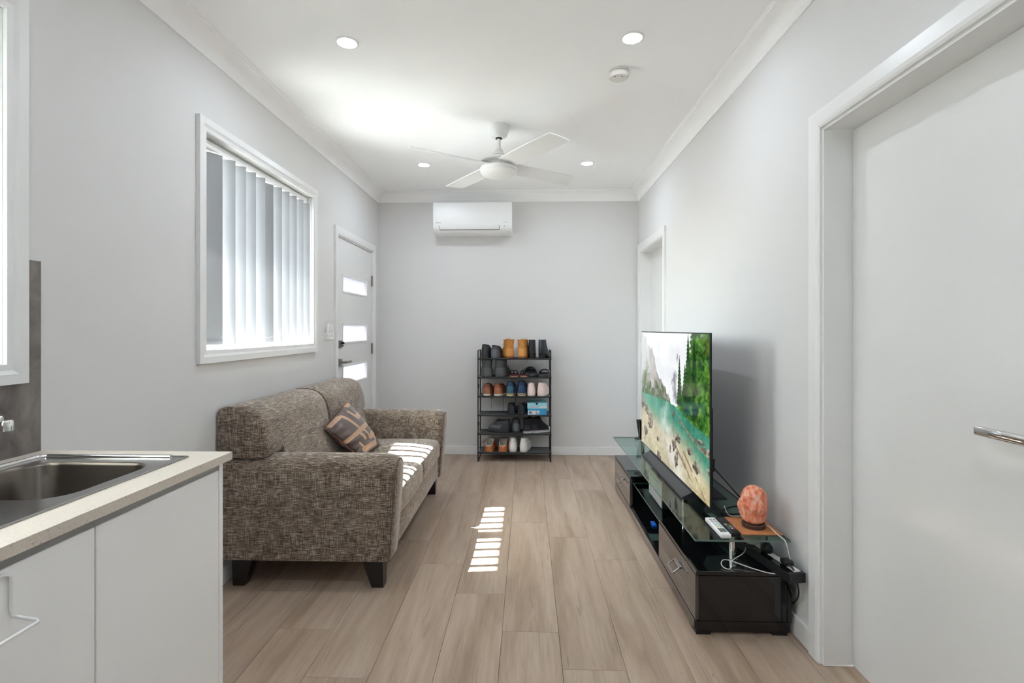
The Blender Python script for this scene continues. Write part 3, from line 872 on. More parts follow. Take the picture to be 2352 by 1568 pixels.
# ------------------------------------------------------------------ television bench
CX0, CX1, CY0, CY1 = .712, 1.112, 2.215, 4.235
ym0, ym1 = 2.83, 3.62
t = thing('tv_bench', 'glossy black television bench with drawer fronts tinted grey for reflections and a clear glass top', 'tv bench', (.91, 3.22, 0))
MB().box(CX0 + .004, CY0 + .004, .012, CX1 - .004, CY1 - .004, .058, .002, 1).build('plinth', M['gloss'], t)
MB().box(CX0, CY0 + .02, .014, CX0 + .006, CY1 - .02, .057).build('plinth_front', M['drawer'], t)
for x in (CX0 + .035, CX1 - .045):
    for y in (CY0 + .035, CY1 - .035): MB().box(x - .03, y - .03, 0, x + .03, y + .03, .012).build('foot', M['black'], t)
MB().box(CX0 + .01, ym0, .058, CX1, ym1, .072).build('bottom_board', M['gloss'], t)
MB().box(CX1 - .012, ym0, .072, CX1 - .002, ym1, .262).build('back_panel', M['gloss'], t)
for a, b in ((CY0, ym0), (ym1, CY1)):
    c = MB().box(CX0 + .018, a, .060, CX1, b, .252, .0015, 1).build('drawer_box', M['gloss'], t)
    MB().box(CX0 + .002, a - .001, .253, CX1 + .001, b + .001, .270, .0015, 1).build('cabinet_top', M['gloss'], t)
    d = MB().box(CX0, a + .002, .062, CX0 + .017, b - .002, .250, .0015, 1).build('drawer_front', M['drawer'], t)
    yc = 2.475 if a < 3 else 3.885; mb = MB(); hw = .045
    for y in (yc - hw, yc + hw): mb.loft([[(CX0 - .033, y - .004, .160), (CX0 + .001, y - .004, .184), (CX0 + .001, y + .004, .184), (CX0 - .033, y + .004, .160)], [(CX0 - .033, y - .004, .166), (CX0 + .001, y - .004, .192), (CX0 + .001, y + .004, .192), (CX0 - .033, y + .004, .166)]])
    mb.box(CX0 - .037, yc - hw - .004, .158, CX0 - .029, yc + hw + .004, .166); mb.box(CX0 - .006, yc - hw - .004, .182, CX0 + .001, yc + hw + .004, .190)
    mb.build('handle', M['chrome'], d)
# raised framed end panel
mb = MB()
frame_y = CY0 - .001
mb.box(CX0 + .014, CY0 - .003, .062, CX0 + .032, CY0 + .001, .232); mb.box(CX1 - .018, CY0 - .003, .062, CX1, CY0 + .001, .232)
mb.box(CX0 + .014, CY0 - .003, .232, CX1, CY0 + .001, .251)
mb.build('end_frame', M['gloss'], t)
GZ = .402
def glass_slab(name, x0, y0, x1, y1, z0, z1):
    g = MB().box(x0, y0, z0, x1, y1, z1).build(name, M['glass'], t)
    e = .0012; mb = MB()
    mb.box(x0 - e, y0, z0 + .0003, x0, y1, z1 - .0003); mb.box(x1, y0, z0 + .0003, x1 + e, y1, z1 - .0003)
    mb.box(x0 - e, y0 - e, z0 + .0003, x1 + e, y0, z1 - .0003); mb.box(x0 - e, y1, z0 + .0003, x1 + e, y1 + e, z1 - .0003)
    mb.build('glass_edge', M['edge'], g)
glass_slab('glass_top', .706, 2.20, 1.10, 4.27, GZ, GZ + .008)
glass_slab('glass_shelf', .735, ym0 + .004, 1.09, ym1 - .004, .222, .228)
for x, y in ((.914, 2.335), (.924, 4.15), (.895, 2.98)):
    zb_ = .270 if (y < 2.9 or y > 3.6) else .228
    MB().lathe([(.021, zb_), (.021, zb_ + .003), (.016, zb_ + .005), (.016, GZ - .004), (.021, GZ - .002), (.021, GZ)], (x, y, 0), 24).build('post', M['chrome'], t, True)
TZ = GZ + .0085
# console box in the open bay
t = thing('media_box', 'light grey box with a slot standing on the glass shelf under the television', 'media box', (.88, 3.25, .229))
MB().box(.80, 3.09, .229, .93, 3.41, .386, .003).build('body', M['black'], t)
mb = MB().box(.794, 3.092, .231, .8005, 3.408, .384, .002); mb.build('front_panel', M['silver'], t)
MB().box(.793, 3.15, .362, .7945, 3.37, .366).build('slot', M['black'], t); MB().box(.793, 3.37, .25, .7945, 3.385, .258).build('button', M['black'], t)
tag(MB().box(.775, 3.22, .072, .80, 3.29, .086, .004).build('blue_clip', mat('blue_plastic', (24, 96, 205), .3)), 'small bright blue plastic clip on the bottom board of the television bench', 'clip')
# cup
t = thing('candle_holder', 'black flared cup on a round shiny base behind the television', 'candle holder', (.915, 4.21, TZ))
MB().lathe([(.050, 0), (.053, .004), (.049, .008), (.028, .012), (.018, .018)], (.915, 4.21, TZ), 32).build('base', M['gloss'], t, True)
MB().lathe([(.017, .016), (.020, .04), (.034, .138), (.037, .148), (.034, .148), (.030, .13), (.015, .05)], (.915, 4.21, TZ), 32).build('cup', M['gloss'], t, True)

# ------------------------------------------------------------------ television
tvx = .856; TY0, TY1, TB, TT = 2.45, 3.905, .452, 1.276
t = thing('television', 'large flat television showing a mountain lake picture, on the glass-topped bench', 'television', (tvx, (TY0 + TY1) / 2, TZ))
MB().box(tvx, TY0, TB, tvx + .008, TY1, TT, .001, 1).build('panel', M['black'], t)
MB().box(tvx + .006, TY0 + .10, TB + .0, tvx + .052, TY1 - .10, TB + .46, .01).build('rear_housing', M['black'], t)
pf = [(.800, TZ), (.803, TZ + .010), (tvx - .004, TZ + .034), (tvx + .012, TZ + .075), (tvx + .045, TZ + .075), (tvx + .075, TZ + .012), (tvx + .18, TZ + .005), (tvx + .18, TZ)]
MB().prism(pf, 2.715, 3.64, 'Y').build('stand', mat('dark_stand', (56, 56, 60), .4, metal=.3), t, True, sharp=20)
MB().box(tvx + .010, TY0 + .02, .62, tvx + .030, TY0 + .10, .68, .004).build('plug_port', M['black'], t)

def vnoise(w_, h_, fx_, fy_, seed, octv=4):
    rng = np.random.RandomState(seed); out = np.zeros((h_, w_)); amp = 1; tot = 0
    for o in range(octv):
        gx, gy = int(fx_ * 2 ** o) + 2, int(fy_ * 2 ** o) + 2
        g = rng.rand(gy, gx)
        xs_ = np.linspace(0, gx - 1.001, w_); ys_ = np.linspace(0, gy - 1.001, h_)
        xi, yi = xs_.astype(int), ys_.astype(int); xf, yf = xs_ - xi, ys_ - yi
        xf = xf * xf * (3 - 2 * xf); yf = (yf * yf * (3 - 2 * yf))[:, None]
        a = g[yi][:, xi] * (1 - xf) + g[yi][:, xi + 1] * xf; b = g[yi + 1][:, xi] * (1 - xf) + g[yi + 1][:, xi + 1] * xf
        out += amp * (a * (1 - yf) + b * yf); tot += amp; amp *= .55
    return out / tot
def picture(W_, H_):
    u = np.linspace(0, 1, W_)[None, :].repeat(H_, 0); v = np.linspace(0, 1, H_)[:, None].repeat(W_, 1)
    n1 = vnoise(W_, H_, 8, 6, 1, 5); n2 = vnoise(W_, H_, 30, 24, 2, 4); n3 = vnoise(W_, H_, 60, 14, 3, 4); nv = vnoise(W_, H_, 40, 8, 9, 4)
    img = np.zeros((H_, W_, 3)); 
    def put(mask, c):
        m_ = np.clip(mask, 0, 1)[..., None]; cc = np.asarray(c, float)
        if cc.ndim == 1: cc = np.broadcast_to(cc, img.shape)
        img[:] = img * (1 - m_) + cc * m_
    S = lambda x, a, b: np.clip((x - a) / (b - a), 0, 1)
    put(np.ones_like(u), [244, 246, 248]); put(S(n1, .45, .7) * .4, [214, 219, 224])
    # far centre peaks
    pk = np.abs(u - .64) * 2.2 + .14 + .12 * (n2 - .5) + .1 * (n1 - .5)
    rk = np.stack([150 + 70 * (n2 - .5), 152 + 70 * (n2 - .5), 160 + 70 * (n2 - .5)], -1)
    put(S(v - pk, 0, .03) * S(n1, .42, .58) * (v < .5), rk)
    # left cliffs
    ridge = np.interp(u, [0, .10, .17, .22, .30, .38, .46, .55, .62], [.02, .05, .13, .10, .28, .38, .42, .49, .53]) + .07 * (n2 - .5) + .05 * (nv - .5)
    k = S(v - ridge, 0, .012)
    rock = np.stack([158 + 150 * (nv - .5) + 60 * (n2 - .5), 150 + 150 * (nv - .5) + 60 * (n2 - .5), 142 + 150 * (nv - .5) + 50 * (n2 - .5)], -1)
    put(k * (u < .62), rock)
    put(k * S(.62 - v - .6 * u + .5 * (n1 - .5), 0, .35) * .75 * (u < .6), [232, 236, 238])
    put(k * S(v + .5 * (n1 - .5), .34, .46) * (u < .58) * S(n2, .38, .5), np.stack([70 + 60 * (n2 - .5), 98 + 80 * (n2 - .5), 58 + 40 * (n2 - .5)], -1))
    # right forest
    left = np.interp(v, [0, .06, .14, .28, .42, .50, .58, .64], [.80, .79, .775, .74, .68, .62, .60, .63])
    spike = .045 * np.abs(((v * 26) % 1) - .5) + .05 * (n2 - .5)
    fo = S(u - left - spike, 0, .01) * (v < .66 + .12 * (u - .6))
    nf = vnoise(W_, H_, 80, 60, 21, 3); fr = np.stack([66 + 110 * (n2 - .5) + 110 * (nf - .5) + 60 * (n1 - .5), 112 + 120 * (n2 - .5) + 130 * (nf - .5) + 50 * (n1 - .5), 38 + 50 * (n2 - .5) + 60 * (nf - .5)], -1)
    put(fo, fr)
    put(fo * S(v, .06, 0) * S(n1, .5, .6) * (u < .94), [226, 232, 228])
    for (tx, top, wd, bot) in ((.665, .15, .040, .50), (.775, .0, .065, .52), (.845, .0, .06, .56), (.735, .20, .045, .52)):
        wv = wd * S(v, top, bot) ** .8 * (.62 + .38 * np.abs(((v * 38 + tx * 9) % 1) * 2 - 1)) * (1 + .7 * (n2 - .5))
        tm = (np.abs(u - tx) < wv) * (v > top) * (v < bot)
        put(tm * .95, np.stack([34 + 90 * (n2 - .5), 70 + 120 * (n2 - .5), 26 + 40 * (n2 - .5)], -1))
    # lake
    n4 = vnoise(W_, H_, 70, 50, 12, 3)
    shore = np.interp(u, [0, .25, .45, .60, .8, 1], [.545, .525, .51, .515, .57, .60]) + .012 * (n2 - .5)
    end = np.interp(u, [0, .12, .30, .45, .6, .75, .9, 1], [.585, .63, .66, .70, .67, .70, .76, .82]) + .07 * (n1 - .5)
    lk = S(v - shore, 0, .006)
    put(lk, np.stack([72 + 70 * (n3 - .5) + 60 * (n1 - .5), 150 + 60 * (n3 - .5) + 50 * (n1 - .5), 126 + 60 * (n3 - .5) + 50 * (n1 - .5)], -1))
    put(lk * S(n3, .5, .62) * .5 * (u > .45), [34, 98, 78])
    sand = np.stack([200 + 60 * (n1 - .5) + 60 * (n4 - .5), 190 + 56 * (n1 - .5) + 60 * (n4 - .5), 160 + 50 * (n1 - .5) + 60 * (n4 - .5)], -1)
    put(S(v - end, -.05, .10) * lk, sand)
    wc = np.interp(v, [.5, .62, .75, .9, 1], [.50, .45, .48, .56, .66]); ww = np.interp(v, [.5, .62, .8, 1], [.012, .08, .12, .09])
    put(lk * np.clip(np.exp(-((u - wc) / ww) ** 2) * (.5 + 1.1 * (n1 - .35) + .8 * (n2 - .5)), 0, .92), [232, 233, 228])
    put(S(v, .85, 1) * S(u, .72, 1) * .55, np.stack([178 + 60 * (n4 - .5), 156 + 60 * (n4 - .5), 104 + 50 * (n4 - .5)], -1))
    for (ax_, ay_, bx_, by_, wd) in ((.70, .84, .80, .94, .008), (.72, .80, .82, .88, .010), (.86, .90, .97, 1.0, .006), (.62, .80, .74, .90, .010)):
        tt = np.clip(((u - ax_) * (bx_ - ax_) + (v - ay_) * (by_ - ay_)) / ((bx_ - ax_) ** 2 + (by_ - ay_) ** 2), 0, 1)
        dd = np.hypot(u - ax_ - tt * (bx_ - ax_), v - ay_ - tt * (by_ - ay_)) + .012 * (n2 - .5)
        put(S(wd - dd, 0, .004) * .6, [112, 92, 62])
    put(S(.012 - np.abs(v - np.interp(u, [.66, .78, .9, 1], [.60, .655, .70, .72]) - .02 * (n2 - .5)), 0, .006) * (u > .66), np.stack([150 + 150 * (n4 - .5), 130 + 140 * (n4 - .5), 108 + 120 * (n4 - .5)], -1))
    # rocks
    rocks = [(.02, .63, .06, .06), (.11, .665, .045, .035), (.17, .70, .04, .025), (.09, .86, .045, .040), (.19, .765, .05, .055), (.33, .855, .017, .028), (.35, .965, .035, .05),
             (.59, .80, .028, .055), (.645, .735, .035, .032), (.625, .885, .030, .055), (.535, .85, .015, .030), (.795, .765, .028, .024), (.865, .835, .036, .036), (.985, .80, .02, .022), (.90, .66, .05, .014), (.97, .69, .04, .022), (.585, .575, .02, .03)]
    for x, y, a, b in rocks:
        d = ((u - x) / a) ** 2 + ((v - y) / b) ** 2 + 2.4 * (n2 - .5) + 1.2 * (n4 - .5)
        sh = np.clip((v - y) / b, -1, 1)
        put(S(1 - d, 0, .25) * .93, np.stack([120 + 240 * (n4 - .5) - 44 * sh, 110 + 230 * (n4 - .5) - 44 * sh, 102 + 220 * (n4 - .5) - 40 * sh], -1))
    put(S(v, .30, .48) * (u > .78) * S(n2, .55, .66) * .6 * (v < .52), [140, 178, 78])
    put(S(v, .44, .50) * (u > .70) * S(n1, .5, .6) * .5 * (v < .60), [30, 96, 44])
    return np.clip(img, 4, 252)
W_, H_ = 420, 240
img = picture(W_, H_) / 255
limg = np.where(img <= .04045, img / 12.92, ((img + .055) / 1.055) ** 2.4)
me = bpy.data.meshes.new('screen')
yy = np.linspace(TY1 - .006, TY0 + .006, W_); zz = np.linspace(TT - .006, TB + .006, H_)
Yg, Zg = np.meshgrid(yy, zz)
V = np.stack([np.full_like(Yg, tvx - .0012), Yg, Zg], -1).reshape(-1, 3)
idx = np.arange(W_ * H_).reshape(H_, W_)
F = np.stack([idx[:-1, :-1], idx[:-1, 1:], idx[1:, 1:], idx[1:, :-1]], -1).reshape(-1, 4)
me.from_pydata(V.tolist(), [], F[:, ::-1].tolist())
at = me.color_attributes.new('Col', 'FLOAT_COLOR', 'POINT')
at.data.foreach_set('color', np.concatenate([limg.reshape(-1, 3), np.ones((W_ * H_, 1))], 1).astype(np.float32).ravel())
link('screen', me, vcol('screen_picture', .08, emit=.255, coat=0., spec=.35), t)

# ------------------------------------------------------------------ things on the glass top
t = thing('cork_board', 'brown cork board lying on the near end of the glass top', 'board', (1.0, 2.33, TZ))
tag(t, 'brown cork mat lying on the near end of the glass top under the salt lamp', 'mat')
MB().box(.914, 2.248, TZ, 1.094, 2.455, TZ + .006, .003).build('mat_sheet', M['cork'], t)
lx, ly = 1.006, 2.335; LZ = TZ + .0062
t = thing('salt_lamp', 'orange rock-salt lamp on a round brown base', 'lamp', (lx, ly, LZ))
MB().lathe([(.046, 0), (.049, .003), (.049, .016), (.046, .019)], (lx, ly, LZ), 32).build('base', M['lampwood'], t, True)
mb = MB(); rng = np.random.RandomState(3)
bmesh.ops.create_icosphere(mb.bm, subdivisions=4, radius=1)
dirs = [(Vector(rng.randn(3)).normalized(), rng.uniform(.80, .97)) for _ in range(26)]
for v in mb.bm.verts:
    d = v.co.normalized(); k = 1.
    for n_, dist in dirs:
        q = d.dot(n_)
        if q > .05: k = min(k, dist / q) if dist / q < k else k
    k = .55 + .45 * k
    ph = math.asin(max(-1, min(1, d.z))); prof_ = max(0, math.cos(ph)) ** .55
    hz = math.hypot(d.x, d.y) + 1e-6
    lump = 1 + .05 * math.sin(3 * math.atan2(d.y, d.x) + 4 * d.z) + .03 * math.sin(9 * d.z + 2)
    rr_ = .0615 * prof_ * k * lump * (1 - .10 * max(0, d.z))
    v.co = Vector((lx + d.x / hz * rr_ - .002, ly + d.y / hz * rr_, LZ + .098 + .083 * math.sin(ph) * (.7 + .3 * k)))
    if v.co.z < LZ + .019: v.co.z = LZ + .019
mb.build('salt_rock', M['salt'], t, True, sharp=30)
MB().tube([(lx + .048, ly + .0, LZ + .010), (1.062, 2.30, LZ + .012), (1.066, 2.26, LZ + .004), (1.072, 2.225, TZ + .004), (1.079, 2.192, TZ - .002), (1.086, 2.185, .36), (1.10, 2.19, .31), (1.112, 2.20, .289), (1.085, 2.19, .277), (1.02, 2.19, .273), (.95, 2.24, .276), (.885, 2.28, .288), (.855, 2.285, .291), (.838, 2.27, .284), (.835, 2.245, .276), (.853, 2.225, .2735), (.868, 2.235, .2745), (.874, 2.262, .280), (.894, 2.288, .2875), (.965, 2.33, .30), (1.0, 2.40, .30)], .0022, 7, smooth=2).build('cord', M['offwhite'], t, True)
t = thing('remote_control', 'white remote control with a small grey display, on the glass top', 'remote control', (.838, 2.31, TZ), 'remote controls on the glass top')
MB().box(.816, 2.208, TZ, .861, 2.408, TZ + .020, .006, 3).build('body', M['white'], t, True)
MB().box(.823, 2.232, TZ + .0195, .853, 2.272, TZ + .0208).build('display', mat('lcd', (120, 128, 122), .2), t)
for k, (c, nx) in enumerate((((214, 196, 90), 1), ((150, 196, 186), 1), ((196, 196, 196), 2), ((170, 170, 170), 2), ((150, 150, 150), 2))):
    y = 2.286 + k * .021
    m_ = mat('button_tint_%d' % k, c, .5)
    for q in range(2 if k else 2):
        MB().box(.825 + q * .016, y, TZ + .0195, .836 + q * .016, y + .010, TZ + .0215, .001, 1).build('button', m_ if (k or not q) else mat('button_mint', (150, 196, 186), .5), t)
t2 = thing('remote_control', 'black remote control with coloured buttons, between the white remote and cork mat', 'remote control', (.888, 2.30, TZ), 'remote controls on the glass top')
MB().box(.866, 2.225, TZ, .908, 2.415, TZ + .021, .006, 3).build('body', M['black'], t2, True)
cols = [(190, 60, 60), (60, 150, 80), (220, 190, 60), (70, 110, 190), (200, 198, 190)]
for r_ in range(7):
    for c_ in range(3):
        cc = cols[(r_ * 3 + c_) % 5] if r_ in (1, 2, 3) else (70, 70, 72)
        MB().box(.871 + c_ * .012, 2.245 + r_ * .022, TZ + .0205, .880 + c_ * .012, 2.256 + r_ * .022, TZ + .0225, .001, 1).build('button', mat('key_%d%d' % (r_, c_), cc, .5), t2)

# power board behind the bench, with plugs
t = thing('power_board', 'long dark power board with a white socket strip behind the bench end', 'power board', (1.09, 2.4, .28))
P0, P1 = Vector((1.116, 2.118, .288)), Vector((.985, 2.80, .288))
dr = (P1 - P0).normalized(); sd_ = Vector((dr.y, -dr.x, 0)); up = Vector((0, 0, 1))
if sd_.x < 0: sd_ = -sd_
def pb(a, b, w0, w1, z0, z1):
    r = []
    for s in (a, b):
        p = P0 + dr * s
        r.append([p + sd_ * w0 + up * z0, p + sd_ * w1 + up * z0, p + sd_ * w1 + up * z1, p + sd_ * w0 + up * z1])
    return MB().loft(r)
Lp = (P1 - P0).length
pb(0, Lp, -.068, .004, -.014, .024).build('body', M['black'], t)
pb(.015, Lp - .01, -.034, -.006, .024, .0275).build('socket_strip', M['offwhite'], t)
pb(.02, Lp - .01, -.064, -.038, .024, .0265).build('side_strip', M['gloss'], t)
pa = P0 + dr * .30 + sd_ * -.028 + up * .028
t = thing('plug_adapter', 'round white plug adapter on the power board under the glass top', 'plug', tuple(pa))
MB().lathe([(.030, 0), (.036, .006), (.036, .040), (.031, .048), (.01, .050)], tuple(pa), 28).build('housing', M['offwhite'], t, True)
pa = P0 + dr * .20 + sd_ * -.026 + up * .028
t = thing('power_plug', 'black bulbous plug with its cable rising, beside the white adapter', 'plug', tuple(pa), 'black plugs in the power board')
MB().lathe([(.022, 0), (.026, .010), (.024, .024), (.012, .038), (.006, .046), (.0045, .066)], tuple(pa), 24).build('plug_body', M['black'], t, True)
pa = P0 + dr * .075 + sd_ * -.022 + up * .028
t = thing('power_plug', 'black flat plug at the near end of the power board', 'plug', tuple(pa), 'black plugs in the power board')
b_ = MB().box(pa.x - .022, pa.y - .022, pa.z, pa.x + .020, pa.y + .022, pa.z + .022, .008, 3).build('plug_body', M['black'], t, True)
MB().tube([tuple(pa + Vector((-.005, -.020, .012))), (1.082, 2.130, .318), (1.088, 2.122, .27), (1.11, 2.15, .22), (1.121, 2.185, .17), (1.119, 2.225, .13), (1.119, 2.28, .10)], .0035, 8, smooth=2).build('cable', M['black'], t, True)
# cable behind the television
tag(MB().tube([(tvx + .02, TY0 + .06, .65), (tvx + .06, TY0 + .03, .60), (.97, 2.42, .53), (1.04, 2.46, .46), (1.085, 2.50, .428), (1.05, 2.62, TZ + .005), (.95, 2.55, TZ + .005), (.92, 2.50, TZ + .005), (.99, 2.485, TZ + .005), (1.06, 2.52, TZ + .005), (1.106, 2.62, .40), (1.114, 2.68, .32)], .0036, 8, smooth=2).build('television_cable', M['black']), 'black cable sagging from the back of the television to the glass top', 'cable')
mb = MB().tube([(.93, 2.475, TZ + .050), (.935, 2.46, TZ + .022), (.955, 2.46, TZ + .006), (.985, 2.462, TZ + .005), (1.02, 2.470, TZ + .005)], .0018, 6, smooth=2)
tag(mb.build('white_cord', M['offwhite']), 'thin white cord end sticking up behind the salt lamp', 'cord')

# ------------------------------------------------------------------ shoe rack
RX0, RX1, RY0, RY1 = -.480, .228, 5.045, 5.285
RZ = [.091, .273, .456, .638, .824, 1.007]
t = thing('shoe_rack', 'black metal six-tier shoe rack against the back wall', 'shoe rack', (-.126, 5.165, 0))
for x in (RX0, RX1):
    for y in (RY0, RY1): MB().tube([(x, y, 0), (x, y, 1.085)], .0062, 10).build('post', M['blackmetal'], t, True)
    for z in (.006, 1.083): MB().tube([(x, RY0, z), (x, RY1, z)], .0055, 8).build('side_rail', M['blackmetal'], t, True)
    for z in (.36, .73): MB().box(x - .006, RY0 + .045, z - .022, x + .006, RY0 + .062, z + .022, .003).build('clip', M['black'], t)
for z in RZ:
    s = MB().box(RX0 + .006, RY0 + .004, z - .004, RX1 - .006, RY1 - .004, z - .0015).build('shelf', M['mesh'], t)
    for y in (RY0, RY1): MB().tube([(RX0 - .008, y, z - .006), (RX1 + .008, y, z - .006)], .0072, 10).build('bar', M['blackmetal'], s, True)

# ------------------------------------------------------------------ shoes
def foot(n, y0, y1, W, off=0.):
    """closed plan outline from heel y0 to toe y1 (n points)"""
    out = []
    for i in range(n):
        a = 2 * math.pi * i / n
        tt = .5 - .5 * math.cos(a)
        p = 3.3
        e = max(0, 1 - abs(2 * tt - 1) ** p) ** (1 / p)
        k = min(1, max(0, (tt - .28) / .42)); k = k * k * (3 - 2 * k)
        m = .86 + .14 * k
        x = W * .56 * e * m * (1 if a < math.pi else -1) + off * tt * (1 - tt) * 4
        out.append((x, y0 + tt * (y1 - y0)))
    return out
def ring(n, y0, y1, W, z, lift=0., Wt=None):
    r = []
    for x, y in foot(n, y0, y1, W):
        q = (y - y0) / max(1e-6, (y1 - y0))
        r.append((x, y, z + lift * (1 - q) ** 2))
    return r
PROTO = {}
def shoe(name, label, group, loc, rz, L=.262, W=.092, rings=None, sole=.022, sole_c=(235, 232, 222), up=(120, 70, 45), lining=(40, 38, 36), lace=None, rough=.5, tab=None, heel=None, band=None, hang=None, tongue=True, bow=False, collar=None, toe=None, stripe=None, counter=None, overlay=None):
    e = thing(name, label, name.replace('_', ' ').split()[-1] if name.split('_')[-1] in ('boot', 'sneaker', 'slipper', 'shoe') else 'shoe', loc, group, rz, local=True)
    n = 32
    um = mat('upper_' + group[:14] + str(len(bpy.data.materials)), up, rough, vary=.10, vscale=60, spec=.4)
    sm = mat('sole_' + group[:14] + str(len(bpy.data.materials)), sole_c, .6)
    # sole
    rs = [ring(n, .004, L - .006, W * .94, 0), ring(n, 0, L, W * 1.0, .004), ring(n, 0, L, W * 1.0, sole * .6), ring(n, .001, L - .002, W * .99, sole)]
    if heel:
        hh, hl = heel
        def bend(r): return [(x, y, z + hh * (1 - min(1, max(0, (y - hl) / (L * .55 - hl))) ** 1.0) * (1 if y < L * .6 else 0)) for x, y, z in r]
        rs = [bend(r) for r in rs]
        MB().loft([ring(20, .008, hl, W * .70, 0), ring(20, .003, hl + .008, W * .78, hh * .96)]).build('heel', sm, e, True)
    else: bend = lambda r: r
    so_ = MB().loft(rs).build('sole', sm, e, True, sharp=50)
    if stripe:
        MB().loft([ring(n, -.0006, L + .0006, W * 1.012, sole * .52), ring(n, -.0006, L + .0006, W * 1.012, sole * .72)], True, False, False).build('sole_stripe', mat('stripe' + str(len(bpy.data.materials)), stripe, .6), so_, True)
    # upper
    rings = [(min(z_, sole - .003) if k_ == 0 else z_, *q_) for k_, (z_, *q_) in enumerate(rings)]
    R_ = [bend(ring(n, L * a, L * b, W * ww, z, lf)) for (z, a, b, ww, lf) in rings]
    o = MB().loft(R_, True, False, False).build('upper', um, e, True, sharp=70)
    def patch(nm, r0, r1, t0, t1, c, off):
        rows = []
        for rg in R_[r0:r1]:
            ys_ = [p[1] for p in rg]; ya, yb_ = min(ys_), max(ys_); cyy = (ya + yb_) / 2
            row = []
            for k_ in range(17):
                a_ = (t0 + (t1 - t0) * k_ / 16) * 2 * math.pi
                f_ = a_ / (2 * math.pi) * n; i0 = int(math.floor(f_)) % n; i1 = (i0 + 1) % n; fr_ = f_ - math.floor(f_)
                p = [rg[i0][q] * (1 - fr_) + rg[i1][q] * fr_ for q in range(3)]
                dx_, dy_ = p[0], (p[1] - cyy); l_ = math.hypot(dx_, dy_) + 1e-6
                row.append((p[0] + dx_ / l_ * off, p[1] + dy_ / l_ * off, p[2]))
            rows.append(row)
        MB().loft(rows, closed=False).build(nm, mat(nm + str(len(bpy.data.materials)), c, rough * .9), o, True)
    if counter: patch('heel_counter', 0, 5, -.17, .17, counter, .0012)
    if overlay: patch('side_overlay', 1, 4, .20, .40, overlay, .0010); patch('side_overlay', 1, 4, -.40, -.20, overlay, .0010)
    if toe: patch('toe_cap', 0, 3, .38, .62, toe, .0012)
    za, aa, ba, wa, la = rings[-1]
    inn = [R_[-1]]
    for f_, dz in ((.90, -.001), (.84, -.014), (.82, -(za - sole) * .55), (.80, -(za - sole) * .85)):
        cy = L * (aa + ba) / 2
        inn.append([(x * f_, cy + (y - cy) * f_, z + dz) for x, y, z in R_[-1]])
    MB().loft(inn, True, False, True).build('lining', mat('lining' + str(len(bpy.data.materials)), lining, .9), e, True)
    if collar:
        MB().tube(R_[-1] + [R_[-1][0]], .0042, 6).build('collar', mat('collar' + str(len(bpy.data.materials)), collar, .7), o, True)
    # vamp line: where each ring ends at the toe
    vamp = [(L * b, z) for (z, a, b, ww, lf) in rings]
    if tab:
        MB().box(-.008, -.003 + L * aa, za + la - .020, .008, .004 + L * aa, za + la + .004, .003).build('heel_tab', mat('tab' + str(len(bpy.data.materials)), tab, .6), o)
    if lace:
        lm = mat('lace' + str(len(bpy.data.materials)), lace, .8)
        k = [v_ for v_ in vamp if v_[0] < L * .80]
        if tongue:
            y_, z_ = k[-1]
            MB().box(-.020, y_ - .022, z_ - .030, .020, y_ - .006, z_ + .012, .0075, 3).build('tongue', um, o, True)
        mb = MB()
        for (y0_, z0_), (y1_, z1_) in zip(k, k[1:]):
            for q in (.25, .75):
                y_, z_ = y0_ + (y1_ - y0_) * q, z0_ + (z1_ - z0_) * q
                mb.tube([(-.021, y_ - .003, z_ - .006), (0, y_ + .002, z_ + .003), (.021, y_ - .003, z_ - .006)], .0022, 6)
        if bow:
            y_, z_ = k[-1]
            for s_ in (-1, 1):
                mb.tube([(0, y_ + .004, z_ + .004), (s_ * .022, y_ - .004, z_ + .012), (s_ * .042, y_ - .002, z_ - .004), (s_ * .03, y_ + .004, z_ - .012), (0, y_ + .004, z_ + .004)], .0018, 6, smooth=1)
        for s_, pts in (hang or []):
            mb.tube(pts, .0019, 6, smooth=2)
        mb.build('laces', lm, o, True)
    return e
